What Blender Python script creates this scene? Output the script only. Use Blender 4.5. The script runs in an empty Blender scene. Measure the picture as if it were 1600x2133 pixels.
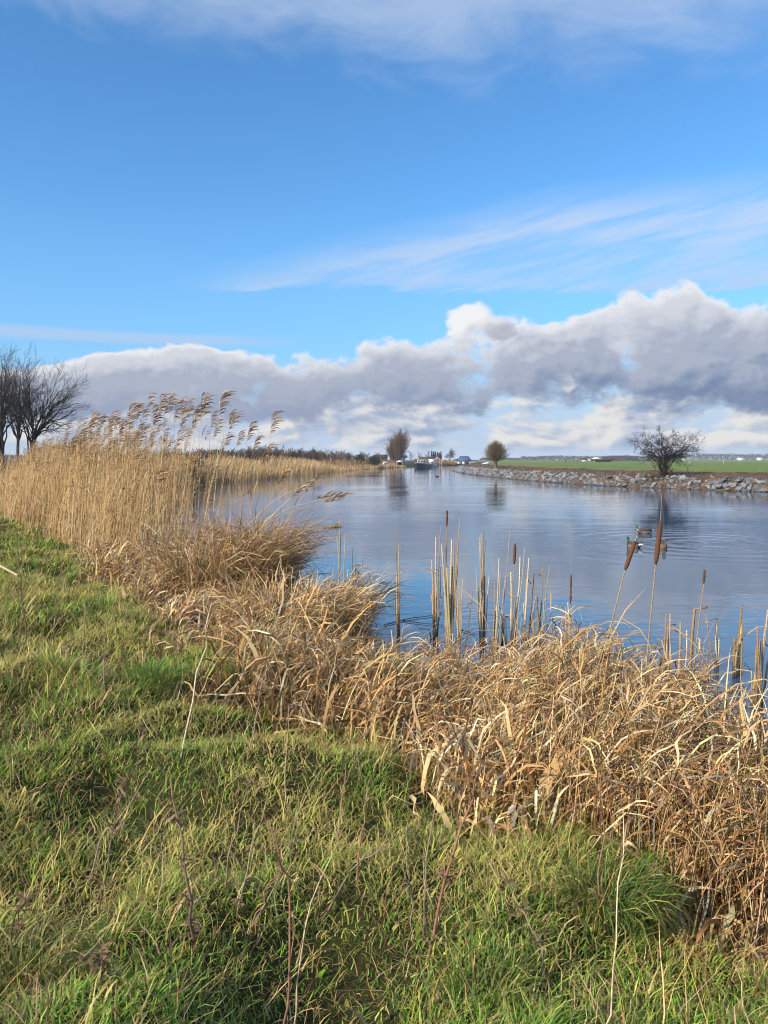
import bpy, bmesh, math, random
import numpy as np
from mathutils import Vector, Matrix

random.seed(7)
RNG = np.random.default_rng(11)
scene = bpy.context.scene
COL = scene.collection

# ------------------------------------------------------------------ camera
EYE = 2.4            # eye height above the water, metres
FOC = 1602.0         # focal length in photo pixels
HZ = 957.0           # photo row of the horizon
cam_data = bpy.data.cameras.new("camera")
cam = bpy.data.objects.new("camera", cam_data)
COL.objects.link(cam)
cam.location = (0, 0, EYE)
cam.rotation_euler = (math.radians(90), 0, 0)
cam_data.sensor_fit = 'VERTICAL'
cam_data.sensor_height = 36.0
cam_data.lens = FOC / 2133.0 * 36.0
cam_data.shift_y = (HZ - 1066.5) / 2133.0
cam_data.clip_start = 0.05
cam_data.clip_end = 20000
scene.camera = cam

# ------------------------------------------------------------------ sun, sky, exposure
SUN_EL = math.radians(29)
SUN_AZ = math.radians(-128)      # measured from +Y towards +X: behind the camera, to the left
sun_dir = Vector((math.sin(SUN_AZ) * math.cos(SUN_EL), math.cos(SUN_AZ) * math.cos(SUN_EL), math.sin(SUN_EL)))
sun_data = bpy.data.lights.new("sun", 'SUN')
sun_data.energy = 4.9
sun_data.angle = math.radians(0.5)
sun_data.color = (1.0, 0.90, 0.76)
sun = bpy.data.objects.new("sun", sun_data)
COL.objects.link(sun)
sun.rotation_euler = (-sun_dir).to_track_quat('-Z', 'Y').to_euler()

scene.view_settings.view_transform = 'Standard'
scene.view_settings.look = 'None'
EXPO = 0.5
scene.view_settings.exposure = EXPO
scene.view_settings.gamma = 1.0
scene.view_settings.use_curve_mapping = False
scene.render.engine = 'CYCLES'
scene.cycles.max_bounces = 6
scene.cycles.diffuse_bounces = 3
scene.cycles.glossy_bounces = 3
scene.cycles.transmission_bounces = 3
scene.cycles.transparent_max_bounces = 4
scene.cycles.use_denoising = True
scene.cycles.sample_clamp_indirect = 4.0
scene.cycles.use_adaptive_sampling = True
scene.cycles.adaptive_threshold = 0.02
scene.cycles.volume_bounces = 0
scene.cycles.filter_width = 1.1

world = bpy.data.worlds.new("World")
scene.world = world
world.use_nodes = True
NT = world.node_tree
NT.nodes.clear()


class E:
    """tiny expression wrapper: every operator adds a Math node"""
    tree = NT

    def __init__(s, sock): s.s = sock
    def __add__(a, b): return mth('ADD', a, b)
    __radd__ = __add__
    def __sub__(a, b): return mth('SUBTRACT', a, b)
    def __rsub__(a, b): return mth('SUBTRACT', b, a)
    def __mul__(a, b): return mth('MULTIPLY', a, b)
    __rmul__ = __mul__
    def __truediv__(a, b): return mth('DIVIDE', a, b)


def mth(op, *args, clamp=False):
    n = E.tree.nodes.new('ShaderNodeMath'); n.operation = op; n.use_clamp = clamp
    for i, a in enumerate(args):
        if isinstance(a, E): E.tree.links.new(a.s, n.inputs[i])
        else: n.inputs[i].default_value = a
    return E(n.outputs[0])


def sstep(x, a, b, lo=0.0, hi=1.0):
    n = E.tree.nodes.new('ShaderNodeMapRange'); n.interpolation_type = 'SMOOTHSTEP'
    E.tree.links.new(x.s, n.inputs[0])
    for i, v in enumerate((a, b, lo, hi)):
        if isinstance(v, E): E.tree.links.new(v.s, n.inputs[i + 1])
        else: n.inputs[i + 1].default_value = v
    return E(n.outputs[0])


def comb(x, y, z=0.0):
    n = E.tree.nodes.new('ShaderNodeCombineXYZ')
    for i, a in enumerate((x, y, z)):
        if isinstance(a, E): E.tree.links.new(a.s, n.inputs[i])
        else: n.inputs[i].default_value = a
    return E(n.outputs[0])


def noise(vec, scale, detail=4.0, rough=0.5, dist=0.0):
    n = E.tree.nodes.new('ShaderNodeTexNoise')
    E.tree.links.new(vec.s, n.inputs['Vector'])
    n.inputs['Scale'].default_value = scale
    n.inputs['Detail'].default_value = detail
    n.inputs['Roughness'].default_value = rough
    n.inputs['Distortion'].default_value = dist
    return E(n.outputs[0])


def mixc(f, a, b, mode='MIX'):
    n = E.tree.nodes.new('ShaderNodeMix'); n.data_type = 'RGBA'; n.blend_type = mode
    if isinstance(f, E): E.tree.links.new(f.s, n.inputs[0])
    else: n.inputs[0].default_value = f
    for k, v in ((6, a), (7, b)):
        if isinstance(v, E): E.tree.links.new(v.s, n.inputs[k])
        else: n.inputs[k].default_value = (*v, 1.0)
    return E(n.outputs[2])


def srgb(r, g, b):
    f = lambda c: c / 12.92 if c <= 0.04045 else ((c + 0.055) / 1.055) ** 2.4
    return (f(r / 255), f(g / 255), f(b / 255))


def cloudc(r, g, b):
    return tuple(c * 2.0 ** -EXPO for c in srgb(r, g, b))


def build_world():
    tc = NT.nodes.new('ShaderNodeTexCoord')
    sp = NT.nodes.new('ShaderNodeSeparateXYZ')
    NT.links.new(tc.outputs['Generated'], sp.inputs[0])
    x, y, z = (E(sp.outputs[i]) for i in range(3))
    az = mth('ARCTAN2', x, y) * 57.2958
    el = mth('ARCSINE', z) * 57.2958
    sky = NT.nodes.new('ShaderNodeTexSky')
    sky.sky_type = 'NISHITA'; sky.sun_disc = False
    sky.sun_elevation = SUN_EL; sky.sun_rotation = SUN_AZ
    sky.altitude = 0; sky.air_density = 1.0; sky.dust_density = 0.6; sky.ozone_density = 2.2
    base = E(sky.outputs[0])
    SK = 0.136
    base = mixc(1.0, base, (SK * 0.74, SK * 0.97, SK * 1.13), 'MULTIPLY')
    hs = NT.nodes.new('ShaderNodeHueSaturation')
    hs.inputs['Saturation'].default_value = 1.10
    NT.links.new(base.s, hs.inputs['Color'])
    base = E(hs.outputs[0])

    q = comb(az, el * 1.35, 0.0)
    # --- high thin cirrus: a veil high up, a fan-shaped streak lower down
    w = noise(comb(az * 0.45 + el * 0.12, el * 1.1, 3.0), 0.26, 5, 0.6, 0.5)
    veil = sstep(el + (w - 0.5) * 9.0 + az * 0.06, 25.6, 32.0) * 0.55
    wf = noise(comb(az * 0.25 - el * 0.25, el * 1.3 - az * 0.22, 9.0), 0.55, 4, 0.62, 0.4)
    lo = 12.4 + mth('ABSOLUTE', az + 2.0) * -0.035
    e2 = el + (wf - 0.5) * 2.4
    hi = mth('MINIMUM', mth('MAXIMUM', (az + 17.0) * 0.23, 0.0), 6.8)
    fan = sstep(e2 - lo, -0.15, 0.5) * (1.0 - sstep((e2 - lo) - hi, -2.0, 1.2)) * sstep(az, -17.0, -9.0) * (1.0 - sstep(az, 34.0, 60.0))
    fan = fan * (0.18 + sstep(wf, 0.32, 0.68) * 0.62)
    ws = noise(comb(az * 0.12, el * 1.2, 5.0), 0.9, 3, 0.6)
    st = 1.0 - sstep(mth('ABSOLUTE', el + (ws - 0.5) * 0.9 - 8.55), 0.10, 0.62)
    st = st * (1.0 - sstep(az, -14.0, -4.0)) * 0.9
    cir = mth('MAXIMUM', mth('MAXIMUM', veil, fan), st)
    colr = mixc(cir, base, cloudc(204, 220, 243))

    # --- the long cumulus bank
    n1 = noise(q, 0.16, 7, 0.58, 0.15)
    n1s = noise(comb(az - 0.6, el * 1.35 + 0.8, 0.0), 0.16, 3, 0.5, 0.15)
    nb = noise(q, 0.052, 2, 0.5)
    n4 = noise(q, 0.44, 4, 0.6, 0.2)
    n4s = noise(comb(az - 0.35, el * 1.35 + 0.45, 0.0), 0.44, 3, 0.55, 0.2)
    top = sstep(az, -34.0, 34.0, 6.3, 11.4)
    bot = sstep(az, -30.0, 32.0, 3.0, 3.3)
    mid = (top + bot) * 0.5
    half = (top - bot) * 0.5
    r = (el - mid) / half
    band = 1.0 - r * r
    up = sstep(r, -0.1, 0.3)
    dens = band * (0.66 - up * 0.12) + (n1 - 0.5) * (3.1 - up * 0.4) + (nb - 0.5) * 1.9 + (n4 - 0.5) * 0.34 + 0.10 - (1.0 - sstep(az, -34.0, -16.0)) * 0.12
    a1 = sstep(dens, 0.0, 0.44 - up * 0.20)
    # a single bright heap standing over the bank, a ragged gap, a small puff
    wx = (n1 - 0.5) * 5.0; wy = (n4 - 0.5) * 3.0
    def blob(ca, ce, ra, re):
        dx = (az + wx - ca) / ra; dy = (el + wy - ce) / re
        return mth('MAXIMUM', 1.0 - (dx * dx + dy * dy), -3.0)
    heap = mth('MAXIMUM', blob(6.4, 10.2, 2.2, 1.45), blob(8.2, 9.4, 2.0, 1.0)) * 0.75 + (n1 - 0.5) * 1.6 + (n4 - 0.5) * 0.8
    a2 = sstep(heap, 0.0, 0.5)
    puff = blob(13.4, 5.4, 0.75, 0.75) * 0.7 + (n1 - 0.5) * 2.0
    a4 = sstep(puff, 0.0, 0.6) * 0.75
    gap = sstep(mth('MAXIMUM', blob(-9.2, 5.4, 0.6, 1.0), blob(-9.8, 4.5, 0.9, 0.4)) * 0.7 + (n1 - 0.5) * 2.5, 0.0, 0.9) * 0.45
    a1 = a1 * (1.0 - gap)
    # --- low scattered cumulus under the bank
    n3 = noise(comb(az, el * 2.2, 4.0), 0.20, 6, 0.58, 0.3)
    n3s = noise(comb(az - 0.6, el * 2.2 + 0.9, 4.0), 0.20, 3, 0.5, 0.3)
    lowm = sstep(el, 0.2, 1.2) * (1.0 - sstep(el, 3.8, 5.6))
    hx = mth('ABSOLUTE', az + 0.2); hr = sstep(az, 10.0, 22.0)
    fav = mth('MAXIMUM', 1.0 - sstep(hx, 1.5, 6.0), hr)
    a3 = sstep(n3 + fav * 0.11 + lowm * 0.07, 0.45, 0.60) * lowm
    # colours
    lit = sstep((n1 - n1s) * 1.5 + (n4 - n4s) * 0.85 + r * 0.60 + (nb - 0.5) * 0.3, -0.8, 0.9)
    edge = 1.0 - sstep(dens, 0.10, 0.55)
    c_dark = mixc(sstep(az, -12.0, 22.0), cloudc(148, 161, 188), cloudc(112, 132, 167)); c_mid = cloudc(172, 179, 197); c_lit = cloudc(236, 237, 241)
    cc = mixc(sstep(lit, 0.0, 0.5), c_dark, c_mid)
    cc = mixc(sstep(lit, 0.55, 1.0) * 0.6 + edge * (0.15 + up * 0.4), cc, c_lit)
    lit2 = sstep((n1 - n1s) * 3.0 - (az - 6.6) * 0.12 + (el - 9.0) * 0.22, -0.5, 0.35)
    c2 = mixc(lit2, cloudc(180, 184, 200), cloudc(244, 244, 246))
    lit3 = sstep((n3 - n3s) * 3.0 + 0.12, -0.35, 0.5)
    c3 = mixc(lit3, cloudc(150, 168, 200), cloudc(236, 232, 226))
    # milky air towards the horizon
    colr = mixc((1.0 - sstep(el, 3.0, 20.0)) * 0.6, colr, cloudc(128, 187, 241))
    colr = mixc((1.0 - sstep(el, 1.0, 8.5)) * 0.96, colr, cloudc(190, 208, 232))
    colr = mixc(a3 * 0.9, colr, c3)
    colr = mixc(a1 * 0.97, colr, cc)
    colr = mixc(a4, colr, c3)
    colr = mixc(a2, colr, c2)
    bg = NT.nodes.new('ShaderNodeBackground')
    bg.inputs['Strength'].default_value = 1.0
    NT.links.new(colr.s, bg.inputs['Color'])
    out = NT.nodes.new('ShaderNodeOutputWorld')
    NT.links.new(bg.outputs[0], out.inputs[0])


build_world()
world.cycles.sampling_method = "MANUAL"
world.cycles.sample_map_resolution = 256


# ================================================================== helpers
def at(px, py, z=0.0):
    """the place at height z that the photo shows at (px, py)"""
    Y = (EYE - z) * FOC / (py - HZ)
    return np.array(((px - 800.0) / FOC * Y, Y, z))


def ad(px, py, Y):
    """the place at distance Y that the photo shows at (px, py)"""
    return np.array(((px - 800.0) / FOC * Y, Y, EYE - (py - HZ) / FOC * Y))


def prop(o, label=None, cat=None, group=None, kind=None):
    if label: o["label"] = label
    if cat: o["category"] = cat
    if group: o["group"] = group
    if kind: o["kind"] = kind
    return o


def empty(name, loc=(0, 0, 0), rz=0.0, **kw):
    o = bpy.data.objects.new(name, None)
    o.empty_display_size = 0.2
    o.location = loc; o.rotation_euler = (0, 0, rz)
    COL.objects.link(o)
    return prop(o, **kw)


def link(name, me, parent=None, **kw):
    o = bpy.data.objects.new(name, me)
    COL.objects.link(o)
    if parent is not None: o.parent = parent
    return prop(o, **kw)


def mk(name, V, F, mat, C=None, smooth=False):
    """mesh from vertices, a list of (n,3)/(n,4) face arrays and optional vertex colours"""
    V = np.asarray(V, dtype=np.float32).reshape(-1, 3)
    if not isinstance(F, list): F = [F]
    F = [np.asarray(f, dtype=np.int32) for f in F if len(f)]
    me = bpy.data.meshes.new(name)
    me.vertices.add(len(V)); me.vertices.foreach_set("co", V.ravel())
    loops = np.concatenate([f.ravel() for f in F])
    sizes = np.concatenate([np.full(len(f), f.shape[1], np.int32) for f in F])
    starts = np.concatenate(([0], np.cumsum(sizes)[:-1])).astype(np.int32)
    me.loops.add(len(loops)); me.loops.foreach_set("vertex_index", loops)
    me.polygons.add(len(sizes)); me.polygons.foreach_set("loop_start", starts)
    me.polygons.foreach_set("loop_total", sizes)
    if smooth: me.polygons.foreach_set("use_smooth", np.ones(len(sizes), bool))
    if C is not None:
        C = np.asarray(C, dtype=np.float32).reshape(-1, 3)
        a = me.attributes.new("tone", 'FLOAT_COLOR', 'POINT')
        a.data.foreach_set("color", np.concatenate((C, np.ones((len(C), 1), np.float32)), 1).ravel())
    if mat is not None: me.materials.append(mat)
    me.update(); me.validate()
    return me


def merge(parts):
    """join (V, F, C) triples"""
    Vs, Fs, Cs, n = [], {}, [], 0
    for V, F, C in parts:
        V = np.asarray(V).reshape(-1, 3)
        for f in (F if isinstance(F, list) else [F]):
            if len(f): Fs.setdefault(np.asarray(f).shape[1], []).append(np.asarray(f) + n)
        Vs.append(V); Cs.append(np.broadcast_to(np.asarray(C), V.shape)); n += len(V)
    return np.concatenate(Vs), [np.concatenate(v) for v in Fs.values()], np.concatenate(Cs)


def ribbons(P, W, side, cb, ct=None):
    """flat blades: P (N,K,3) centre lines, W (N,K) widths, side (N,3) or (N,K,3) unit across-vectors"""
    N, K = P.shape[:2]
    if side.ndim == 2: side = side[:, None, :]
    L = P - side * W[..., None] * 0.5
    R = P + side * W[..., None] * 0.5
    V = np.stack((L, R), 2).reshape(-1, 3)
    i = (np.arange(N) * K * 2)[:, None] + (np.arange(K - 1) * 2)[None, :]
    Q = np.stack((i, i + 1, i + 3, i + 2), -1).reshape(-1, 4)
    if ct is None: ct = cb
    t = np.linspace(0, 1, K)[None, :, None]
    C = cb[:, None, :] * (1 - t) + ct[:, None, :] * t
    C = np.repeat(C, 2, axis=1).reshape(-1, 3)
    return V, Q, C


def tubes(P, R, n, cb, ct=None):
    """round stems: P (N,K,3), R (N,K)"""
    N, K = P.shape[:2]
    T = np.gradient(P, axis=1)
    T /= np.linalg.norm(T, axis=2, keepdims=True) + 1e-9
    m = P[:, -1] - P[:, 0]
    ref = np.where((np.abs(m[:, 2]) > 0.7 * np.linalg.norm(m, axis=1))[:, None], np.array([1.0, 0, 0]), np.array([0, 0, 1.0]))
    A = np.cross(T, ref[:, None, :]); A /= np.linalg.norm(A, axis=2, keepdims=True) + 1e-9
    B = np.cross(T, A)
    ang = np.arange(n) * 2 * math.pi / n
    V = P[:, :, None, :] + R[..., None, None] * (A[:, :, None, :] * np.cos(ang)[None, None, :, None] + B[:, :, None, :] * np.sin(ang)[None, None, :, None])
    i0 = (np.arange(N) * K * n)[:, None, None] + (np.arange(K - 1) * n)[None, :, None]
    j = np.arange(n)[None, None, :]; j2 = (j + 1) % n
    Q = np.stack((i0 + j, i0 + j2, i0 + n + j2, i0 + n + j), -1).reshape(-1, 4)
    if ct is None: ct = cb
    t = np.linspace(0, 1, K)[None, :, None]
    C = np.repeat(cb[:, None, :] * (1 - t) + ct[:, None, :] * t, n, axis=1).reshape(-1, 3)
    return V.reshape(-1, 3), Q, C


def arcs(base, L, th, p0, p1, K, pw=1.5, drift=None, kink=0.0, rough=0.0):
    """curved centre lines: lean from the vertical runs from p0 to p1 along the blade, heading th"""
    t = (np.arange(K - 1) + 0.5) / (K - 1)
    ph = p0[:, None] + (p1 - p0)[:, None] * t[None, :] ** pw
    a = th[:, None] + (drift[:, None] * t[None, :] if drift is not None else 0)
    if rough:
        ph = ph + RNG.normal(0, rough, ph.shape); a = a + RNG.normal(0, rough * 1.6, ph.shape)
    if kink:
        n, m = ph.shape
        at_ = RNG.integers(1, m, n)
        amt = np.where(RNG.random(n) < kink, RNG.uniform(0.5, 2.0, n), 0.0)
        on = np.arange(m)[None, :] >= at_[:, None]
        ph = np.where(on, np.minimum(ph + amt[:, None], np.maximum(ph, 2.9)), ph)
        a = a + on * (amt > 0)[:, None] * RNG.normal(0, 0.7, (n, 1))
    st = (L / (K - 1))[:, None]
    d = np.stack((np.sin(ph) * np.cos(a) * st, np.sin(ph) * np.sin(a) * st, np.cos(ph) * st), -1)
    return base[:, None, :] + np.concatenate((np.zeros((len(base), 1, 3)), np.cumsum(d, 1)), 1)


def acr(th):
    return np.stack((-np.sin(th), np.cos(th), np.zeros_like(th)), -1)


_grid = {}
def vnoise(x, y, size, seed=0):
    """smooth value noise 0..1"""
    if seed not in _grid: _grid[seed] = np.random.default_rng(seed + 100).random((256, 256))
    g = _grid[seed]
    u = np.asarray(x) / size + 57.3; v = np.asarray(y) / size + 31.7
    iu = np.floor(u).astype(int); iv = np.floor(v).astype(int)
    fu = u - iu; fv = v - iv
    fu = fu * fu * (3 - 2 * fu); fv = fv * fv * (3 - 2 * fv)
    a = g[iu % 256, iv % 256]; b = g[(iu + 1) % 256, iv % 256]
    c = g[iu % 256, (iv + 1) % 256]; d = g[(iu + 1) % 256, (iv + 1) % 256]
    return (a * (1 - fu) + b * fu) * (1 - fv) + (c * (1 - fu) + d * fu) * fv


def pick(N, table, rng=None, jit=0.18):
    """random colours: table of (weight, (r,g,b))"""
    rng = rng or RNG
    w = np.array([t[0] for t in table], float); w /= w.sum()
    c = np.array([t[1] for t in table])[rng.choice(len(table), N, p=w)]
    return np.clip(c * (1 + rng.normal(0, jit, (N, 1))) * (1 + rng.normal(0, 0.05, (N, 3))), 0.004, 0.9)


def box(x0, x1, y0, y1, z0, z1):
    V = np.array([(x, y, z) for z in (z0, z1) for y in (y0, y1) for x in (x0, x1)], float)
    Q = np.array([(0, 2, 3, 1), (4, 5, 7, 6), (0, 1, 5, 4), (2, 6, 7, 3), (0, 4, 6, 2), (1, 3, 7, 5)])
    return V, Q, (1, 1, 1)


# ------------------------------------------------------------------ materials
def newmat(name):
    m = bpy.data.materials.new(name); m.use_nodes = True
    E.tree = m.node_tree; m.node_tree.nodes.clear()
    return m, m.node_tree


def principled(col, rough=0.7, spec=0.3, metal=0.0, normal=None):
    p = E.tree.nodes.new('ShaderNodeBsdfPrincipled')
    if isinstance(col, E): E.tree.links.new(col.s, p.inputs['Base Color'])
    else: p.inputs['Base Color'].default_value = (*col, 1)
    if isinstance(rough, E): E.tree.links.new(rough.s, p.inputs['Roughness'])
    else: p.inputs['Roughness'].default_value = rough
    p.inputs['Specular IOR Level'].default_value = spec
    p.inputs['Metallic'].default_value = metal
    if normal is not None: E.tree.links.new(normal.s, p.inputs['Normal'])
    return p


def finish(sh):
    o = E.tree.nodes.new('ShaderNodeOutputMaterial')
    E.tree.links.new(sh, o.inputs['Surface'])


def pos():
    return E(E.tree.nodes.new('ShaderNodeNewGeometry').outputs['Position'])


def objc():
    return E(E.tree.nodes.new('ShaderNodeTexCoord').outputs['Object'])


def bump(h, strength=0.5, dist=0.05):
    b = E.tree.nodes.new('ShaderNodeBump')
    b.inputs['Strength'].default_value = strength
    b.inputs['Distance'].default_value = dist
    E.tree.links.new(h.s, b.inputs['Height'])
    return E(b.outputs[0])


def veg_mat(name, trans=0.3, rough=0.6, spec=0.25, grain=0.0):
    m, t = newmat(name)
    a = t.nodes.new('ShaderNodeAttribute'); a.attribute_name = "tone"
    c = E(a.outputs['Color'])
    if grain:
        n = noise(pos(), 60.0, 3, 0.6)
        c = mixc(sstep(n, 0.3, 0.7, 0.0, grain), c, (0.03, 0.022, 0.012))
    p = principled(c, rough, spec)
    if trans > 0:
        tr = t.nodes.new('ShaderNodeBsdfTranslucent'); t.links.new(c.s, tr.inputs[0])
        mx = t.nodes.new('ShaderNodeMixShader'); mx.inputs[0].default_value = trans
        t.links.new(p.outputs[0], mx.inputs[1]); t.links.new(tr.outputs[0], mx.inputs[2])
        finish(mx.outputs[0])
    else:
        finish(p.outputs[0])
    return m


def plain_mat(name, col, rough=0.7, spec=0.3, var=0.25, scale=3.0, col2=None, bmp=0.0):
    m, t = newmat(name)
    n = noise(objc(), scale, 5, 0.6)
    c2 = col2 or tuple(c * (1 - var) for c in col)
    c = mixc(sstep(n, 0.3, 0.7), col, c2)
    finish(principled(c, rough, spec, normal=bump(n, bmp, 0.05) if bmp else None).outputs[0])
    return m


M_GRASS = veg_mat("grass_blade", 0.30, 0.55, 0.3)
M_STRAW = veg_mat("dry_leaf", 0.22, 0.65, 0.25)
M_STEM = veg_mat("dry_stem", 0.0, 0.6, 0.3)
M_STALK = veg_mat("dead_stalk", 0.0, 0.65, 0.25, grain=0.45)
M_BARK = veg_mat("bark", 0.0, 0.85, 0.15, grain=0.5)
M_FEATHER = veg_mat("feather", 0.0, 0.6, 0.3)


# ================================================================== lie of the land
LS = np.array([(24, -30), (9.2, -6), (3.75, 2), (1.9, 5.0), (0.35, 7.6), (-0.6, 9.2), (-1.7, 11), (-2.7, 13), (-4.5, 17), (-8, 24),
               (-13, 34), (-17.5, 50), (-18.5, 64), (-17.0, 76), (-15.6, 89), (-13.4, 107), (-10.3, 137), (-4.6, 183), (3.5, 222), (11, 250), (17, 285), (24, 309), (34, 313)], float)
RS = np.array([(100, -60), (75, -20), (55, 10), (40, 32), (33, 45), (28.2, 56.5), (25.8, 59.5), (22.3, 65), (18.5, 74), (16.3, 87), (14.1, 113),
               (13.8, 142), (15, 165), (19, 200), (27, 260), (34.05, 313)], float)


def xl(y): return np.interp(y, LS[:, 1], LS[:, 0])
def xr(y): return np.interp(y, RS[:, 1], RS[:, 0])


def smooth(t): t = np.clip(t, 0, 1); return t * t * (3 - 2 * t)


def s_left(x, y):
    return (xl(y) - x) * 0.83


def z_left(x, y):
    s = s_left(x, y)
    s = s + (vnoise(x, y, 0.9, 3) - 0.5) * 0.5 * np.clip(1.2 - np.abs(s - 1.0) * 0.3, 0, 1)
    z = np.where(s < 0, s * 0.35, 0.60 * smooth(s / 2.3) ** 0.9 + 0.22 * smooth((s - 1.5) / 4.0))
    d = np.hypot(x, y)
    amp = np.clip(1.4 - d / 40, 0.0, 1.0) * smooth(s / 1.5)
    z = z + amp * ((vnoise(x, y, 0.62, 1) - 0.5) * 0.26 + (vnoise(x, y, 0.27, 2) - 0.5) * 0.11 + (vnoise(x, y, 2.6, 4) - 0.5) * 0.12)
    return np.maximum(z, -0.9)


def s_right(x, y):
    return (x - xr(y)) * 0.88


def z_right(x, y):
    s = s_right(x, y)
    z = np.where(s < 0, s * 0.4, 0.88 * smooth(s / 1.5) ** 0.8 + 0.40 * smooth((s - 1.3) / 5.5))
    z = z + (vnoise(x, y, 1.3, 6) - 0.5) * 0.22 * smooth((s - 0.8) / 1.0) * (1 - smooth((s - 6.5) / 2.0))
    return np.maximum(z, -0.9)


def sheet(name, ys, off, side, mat, zf, lift=0.0, **kw):
    Y = ys[:, None] + 0 * off[None, :]
    X = (xl(Y) - off[None, :]) if side < 0 else (xr(Y) + off[None, :])
    Z = zf(X, Y) + lift
    V = np.stack((X, Y, Z), -1).reshape(-1, 3)
    nr, nc = X.shape
    i = (np.arange(nr - 1) * nc)[:, None] + np.arange(nc - 1)[None, :]
    Q = np.stack((i, i + 1, i + nc + 1, i + nc), -1).reshape(-1, 4)
    if side < 0: Q = Q[:, ::-1]
    return link(name, mk(name, V, Q, mat, smooth=True), **kw)


def mat_turf():
    m, t = newmat("turf_soil")
    p = pos()
    n = noise(p, 3.0, 5, 0.6); n2 = noise(p, 0.35, 3, 0.5)
    c = mixc(sstep(n, 0.35, 0.65), (0.020, 0.014, 0.007), (0.030, 0.032, 0.010))
    c = mixc(sstep(n2, 0.4, 0.7), c, (0.035, 0.042, 0.012))
    finish(principled(c, 0.95, 0.1, normal=bump(n, 0.8, 0.08)).outputs[0])
    return m


def mat_field():
    m, t = newmat("field_grass")
    p = pos()
    n = noise(p, 0.05, 5, 0.6, 0.4); n2 = noise(p, 1.2, 4, 0.65)
    sp = t.nodes.new('ShaderNodeSeparateXYZ'); t.links.new(p.s, sp.inputs[0])
    fx, fy = E(sp.outputs[0]), E(sp.outputs[1])
    n3 = noise(comb(fx * 0.12 + fy * 0.06, fy * 0.5 - fx * 0.25, 0.0), 0.35, 4, 0.6)
    c = mixc(sstep(n, 0.35, 0.68), (0.095, 0.155, 0.03), (0.14, 0.18, 0.04))
    c = mixc(sstep(n2, 0.55, 0.85) * 0.5, c, (0.22, 0.20, 0.06))
    c = mixc(sstep(n3, 0.52, 0.72) * 0.6, c, (0.24, 0.21, 0.05))
    c = mixc(sstep(n3, 0.46, 0.3) * 0.5, c, (0.055, 0.11, 0.02))
    finish(principled(c, 0.9, 0.15, normal=bump(n2, 1.0, 0.12)).outputs[0])
    return m


def mat_earth():
    m, t = newmat("bare_earth")
    p = pos()
    n = noise(p, 1.6, 6, 0.68); n2 = noise(p, 0.3, 3, 0.5)
    c = mixc(sstep(n, 0.35, 0.7), (0.055, 0.036, 0.022), (0.16, 0.11, 0.07))
    c = mixc(sstep(n2, 0.5, 0.7) * 0.5, c, (0.13, 0.10, 0.05))
    finish(principled(c, 0.95, 0.1, normal=bump(n, 1.0, 0.25)).outputs[0])
    return m


def mat_water():
    m, t = newmat("river_water")
    sp = t.nodes.new('ShaderNodeSeparateXYZ')
    t.links.new(pos().s, sp.inputs[0])
    x, y = E(sp.outputs[0]), E(sp.outputs[1])
    v1 = comb(x * 0.42 + y * 0.06, y, 0.0)
    a = noise(v1, 2.1, 2, 0.5, 0.6)
    b = noise(comb(x * 0.5 - y * 0.12, y, 4.0), 6.5, 2, 0.5, 0.3)
    c = noise(comb(x * 0.30, y * 0.8, 8.0), 0.55, 2, 0.5, 0.4)
    patch = noise(comb(x * 0.35, y, 2.0), 0.13, 3, 0.55)
    amt = sstep(patch, 0.38, 0.62, 0.25, 1.0)
    near = sstep(y, 5.0, 14.0, 0.35, 1.0)
    h = (a * 0.0078 + b * 0.0038 + c * 0.009) * amt * near
    # fine wake rings behind the ducks
    dx = x - 9.2; dy = y - 22.0
    rr = mth('SQRT', dx * dx + dy * dy)
    h = h + mth('SINE', rr * 7.5) * 0.0028 * (1.0 - sstep(rr, 1.5, 7.0))
    bm = t.nodes.new('ShaderNodeBump')
    bm.inputs['Strength'].default_value = 1.0
    bm.inputs['Distance'].default_value = 1.0
    t.links.new(h.s, bm.inputs['Height'])
    p = principled((0.028, 0.068, 0.125), 0.025, 0.5, normal=E(bm.outputs[0]))
    p.inputs['IOR'].default_value = 1.5
    finish(p.outputs[0])
    return m


M_TURF = mat_turf(); M_FIELD = mat_field(); M_EARTH = mat_earth()

ysL = np.concatenate((np.arange(-30, 0, 1.5), np.arange(0, 14, 0.08), np.arange(14, 40, 0.4), np.arange(40, 320, 3), np.geomspace(330, 6000, 25)))
offL = np.concatenate((np.arange(-6, 0, 0.6), np.arange(0, 7, 0.085), np.geomspace(7.1, 40, 40), np.geomspace(45, 5000, 22)))
sheet("meadow_ground", ysL, offL, -1, M_TURF, z_left, kind="structure")
ysR = np.concatenate((np.arange(-60, 30, 3), np.arange(30, 170, 0.45), np.arange(172, 314, 3), np.geomspace(320, 6000, 25)))
offE = np.concatenate((np.arange(-3, 0, 0.5), np.arange(0, 11.4, 0.28)))
sheet("earth_bank", ysR, offE, 1, M_EARTH, z_right, kind="structure")
offF = np.concatenate((np.arange(10.0, 16, 0.5), np.geomspace(16.2, 6000, 50)))
sheet("field", ysR, offF, 1, M_FIELD, z_right, 0.004, kind="structure")
M_TRACK = plain_mat("track_gravel", (0.20, 0.17, 0.14), 0.95, 0.1, 0.4, 1.5, bmp=0.4)
offT = np.arange(7.6, 10.01, 0.4)
sheet("dirt_track", ysR, offT, 1, M_TRACK, z_right, 0.012, kind="structure")
wv = np.array([(-6000, -200, 0), (6000, -200, 0), (6000, 330, 0), (-6000, 330, 0)], float)
link("river_water", mk("river_water", wv, np.array([(0, 1, 2, 3)]), mat_water()), kind="structure")


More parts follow.
